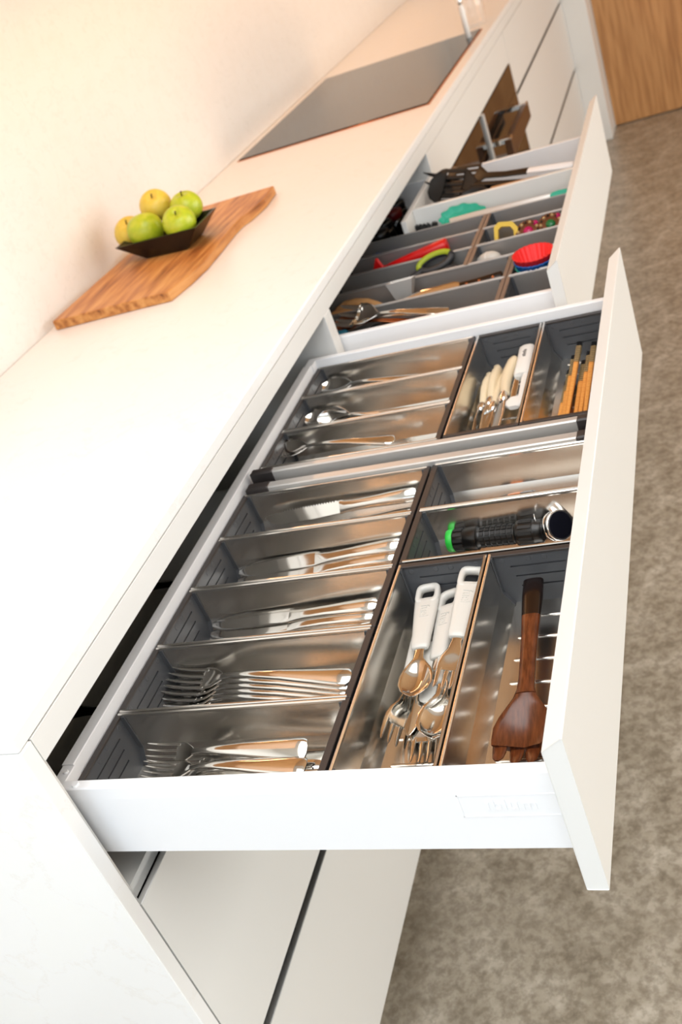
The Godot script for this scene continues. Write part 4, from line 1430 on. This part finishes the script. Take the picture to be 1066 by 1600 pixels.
# ---------------------------------------------------------------- on the worktop
func build_worktop_things() -> void:
	# live-edged board
	var o := Vector3(-930, 50, -1380)
	var n := thing("chopping_board", "thick live-edged wooden board under the bowl of apples", "board", o)
	var poly := [Vector2(-1083, -1106), Vector2(-980, -1108), Vector2(-880, -1109), Vector2(-818, -1108), Vector2(-803, -1180), Vector2(-797, -1250), Vector2(-801, -1340), Vector2(-808, -1450), Vector2(-806, -1490), Vector2(-796, -1520), Vector2(-792, -1560), Vector2(-788, -1600), Vector2(-797, -1695), Vector2(-900, -1692), Vector2(-1012, -1686), Vector2(-1045, -1580), Vector2(-1074, -1440), Vector2(-1080, -1300)]
	var s := Shape.new(o)
	s.prism(poly, 50.3, 70.3, "y", 1.6)
	part(n, "plank", s, M.board)
	for k in [[-985.0, -1592.0, 9.0], [-1010.0, -1112.0, 0.0]]:
		if k[2] > 0:
			s = Shape.new(o)
			s.lathe([[k[2] * 0.9, 0.0], [k[2], 0.1], [k[2] * 0.7, 0.5], [0.5, 0.6]], Vector3(k[0], 70.2, k[1]), Vector3.UP, 18)
			part(n, "knot", s, M.burnt, "dark knot")
	# black boat-shaped bowl
	o = Vector3(-934, 70.5, -1390)
	n = thing("fruit_bowl", "black angular boat shaped bowl holding five apples", "bowl", o)
	s = Shape.new(o)
	var rr := []
	for e in [[70.5, -983.0, -882.0, -1362.0, -1450.0], [71.5, -986.0, -879.0, -1360.0, -1452.0], [112.0, -1038.0, -836.0, -1346.0, -1472.0], [112.8, -1038.0, -836.0, -1346.0, -1472.0], [112.8, -1034.0, -840.0, -1350.0, -1468.0], [84.0, -990.0, -876.0, -1364.0, -1448.0]]:
		rr.append([Vector3(e[1], e[0], e[4]), Vector3(e[2], e[0], e[4] + 12.0), Vector3(e[2], e[0], e[3] + 6.0), Vector3(e[1], e[0], e[3] - 8.0)])
	s.loft(rr, false)
	part(n, "shell", s, M.black)
	# apples
	var ap := [[-978, 121, -1397, 39, 0, "large green apple at the front of the bowl, its eye turned to the viewer", 150.0], [-1032, 119, -1428, 36, 1, "yellowish apple behind the large front one, nearest the wall", 30.0], [-886, 124, -1378, 35, 0, "green apple at the worktop side of the bowl, stalk hollow facing the viewer", 38.0], [-898, 133, -1455, 35, 0, "green apple at the far right end of the bowl", 10.0], [-969, 152, -1462, 35, 1, "yellow apple resting on top at the back of the bowl", 35.0]]
	for a in ap:
		var c := Vector3(a[0], a[1], a[2])
		n = thing("apple", a[5], "apple", c, "apples in the black bowl")
		var prof := []
		for i in 21:
			var t := PI * i / 20
			var r: float = a[3] * sin(t) * (1.0 + 0.06 * cos(t)) + 0.15
			var h: float = -a[3] * 0.93 * cos(t)
			var dip: float = exp(-pow(r / (a[3] * 0.30), 2)) * a[3] * 0.26
			h += dip if t < PI / 2 else -dip
			prof.append([r, h])
		s = Shape.new()
		s.lathe(prof, Vector3.ZERO, Vector3.UP, 32)
		part(n, "flesh", s, M.apple_yellow if a[4] == 1 else M.apple)
		s = Shape.new()
		s.tube([Vector3(0, a[3] * 0.6, 0), Vector3(1, a[3] * 0.82, 0.5), Vector3(3, a[3] * 1.0, 1)], [1.5, 1.3, 1.8], 7)
		part(n, "stalk", s, M.stem)
		s = Shape.new()
		s.lathe([[0.4, -a[3] * 0.74], [4.5, -a[3] * 0.72], [5.5, -a[3] * 0.70], [2.5, -a[3] * 0.62]], Vector3.ZERO, Vector3.UP, 10)
		part(n, "eye", s, M.stem)
		n.basis = Basis(Vector3(0.9, 0, -0.42).normalized(), deg_to_rad(a[6]))
	# far end of the worktop
	o = Vector3(-560, 50, -3205)
	n = thing("glass_tumbler", "clear glass tumbler at the far end of the worktop", "glass", o)
	s = Shape.new(o)
	s.lathe([[36, 0.2], [38, 1.5], [46, 110], [45, 111], [43.4, 110], [36, 8], [2, 7]], o, Vector3.UP, 36)
	part(n, "vessel", s, M.glass)
	o = Vector3(-545, 54.5, -2975)
	n = thing("slim_bottle", "slim white bottle standing at the far corner of the hob", "bottle", o)
	s = Shape.new(o)
	s.lathe([[8, 0], [9, 0.6], [9, 92], [6, 98], [5, 100]], o, Vector3.UP, 20)
	part(n, "bottle_body", s, M.white)
	s = Shape.new(o)
	s.lathe([[5.4, 99], [6, 100], [6, 118], [5, 120]], o, Vector3.UP, 16)
	part(n, "cap", s, M.chrome)
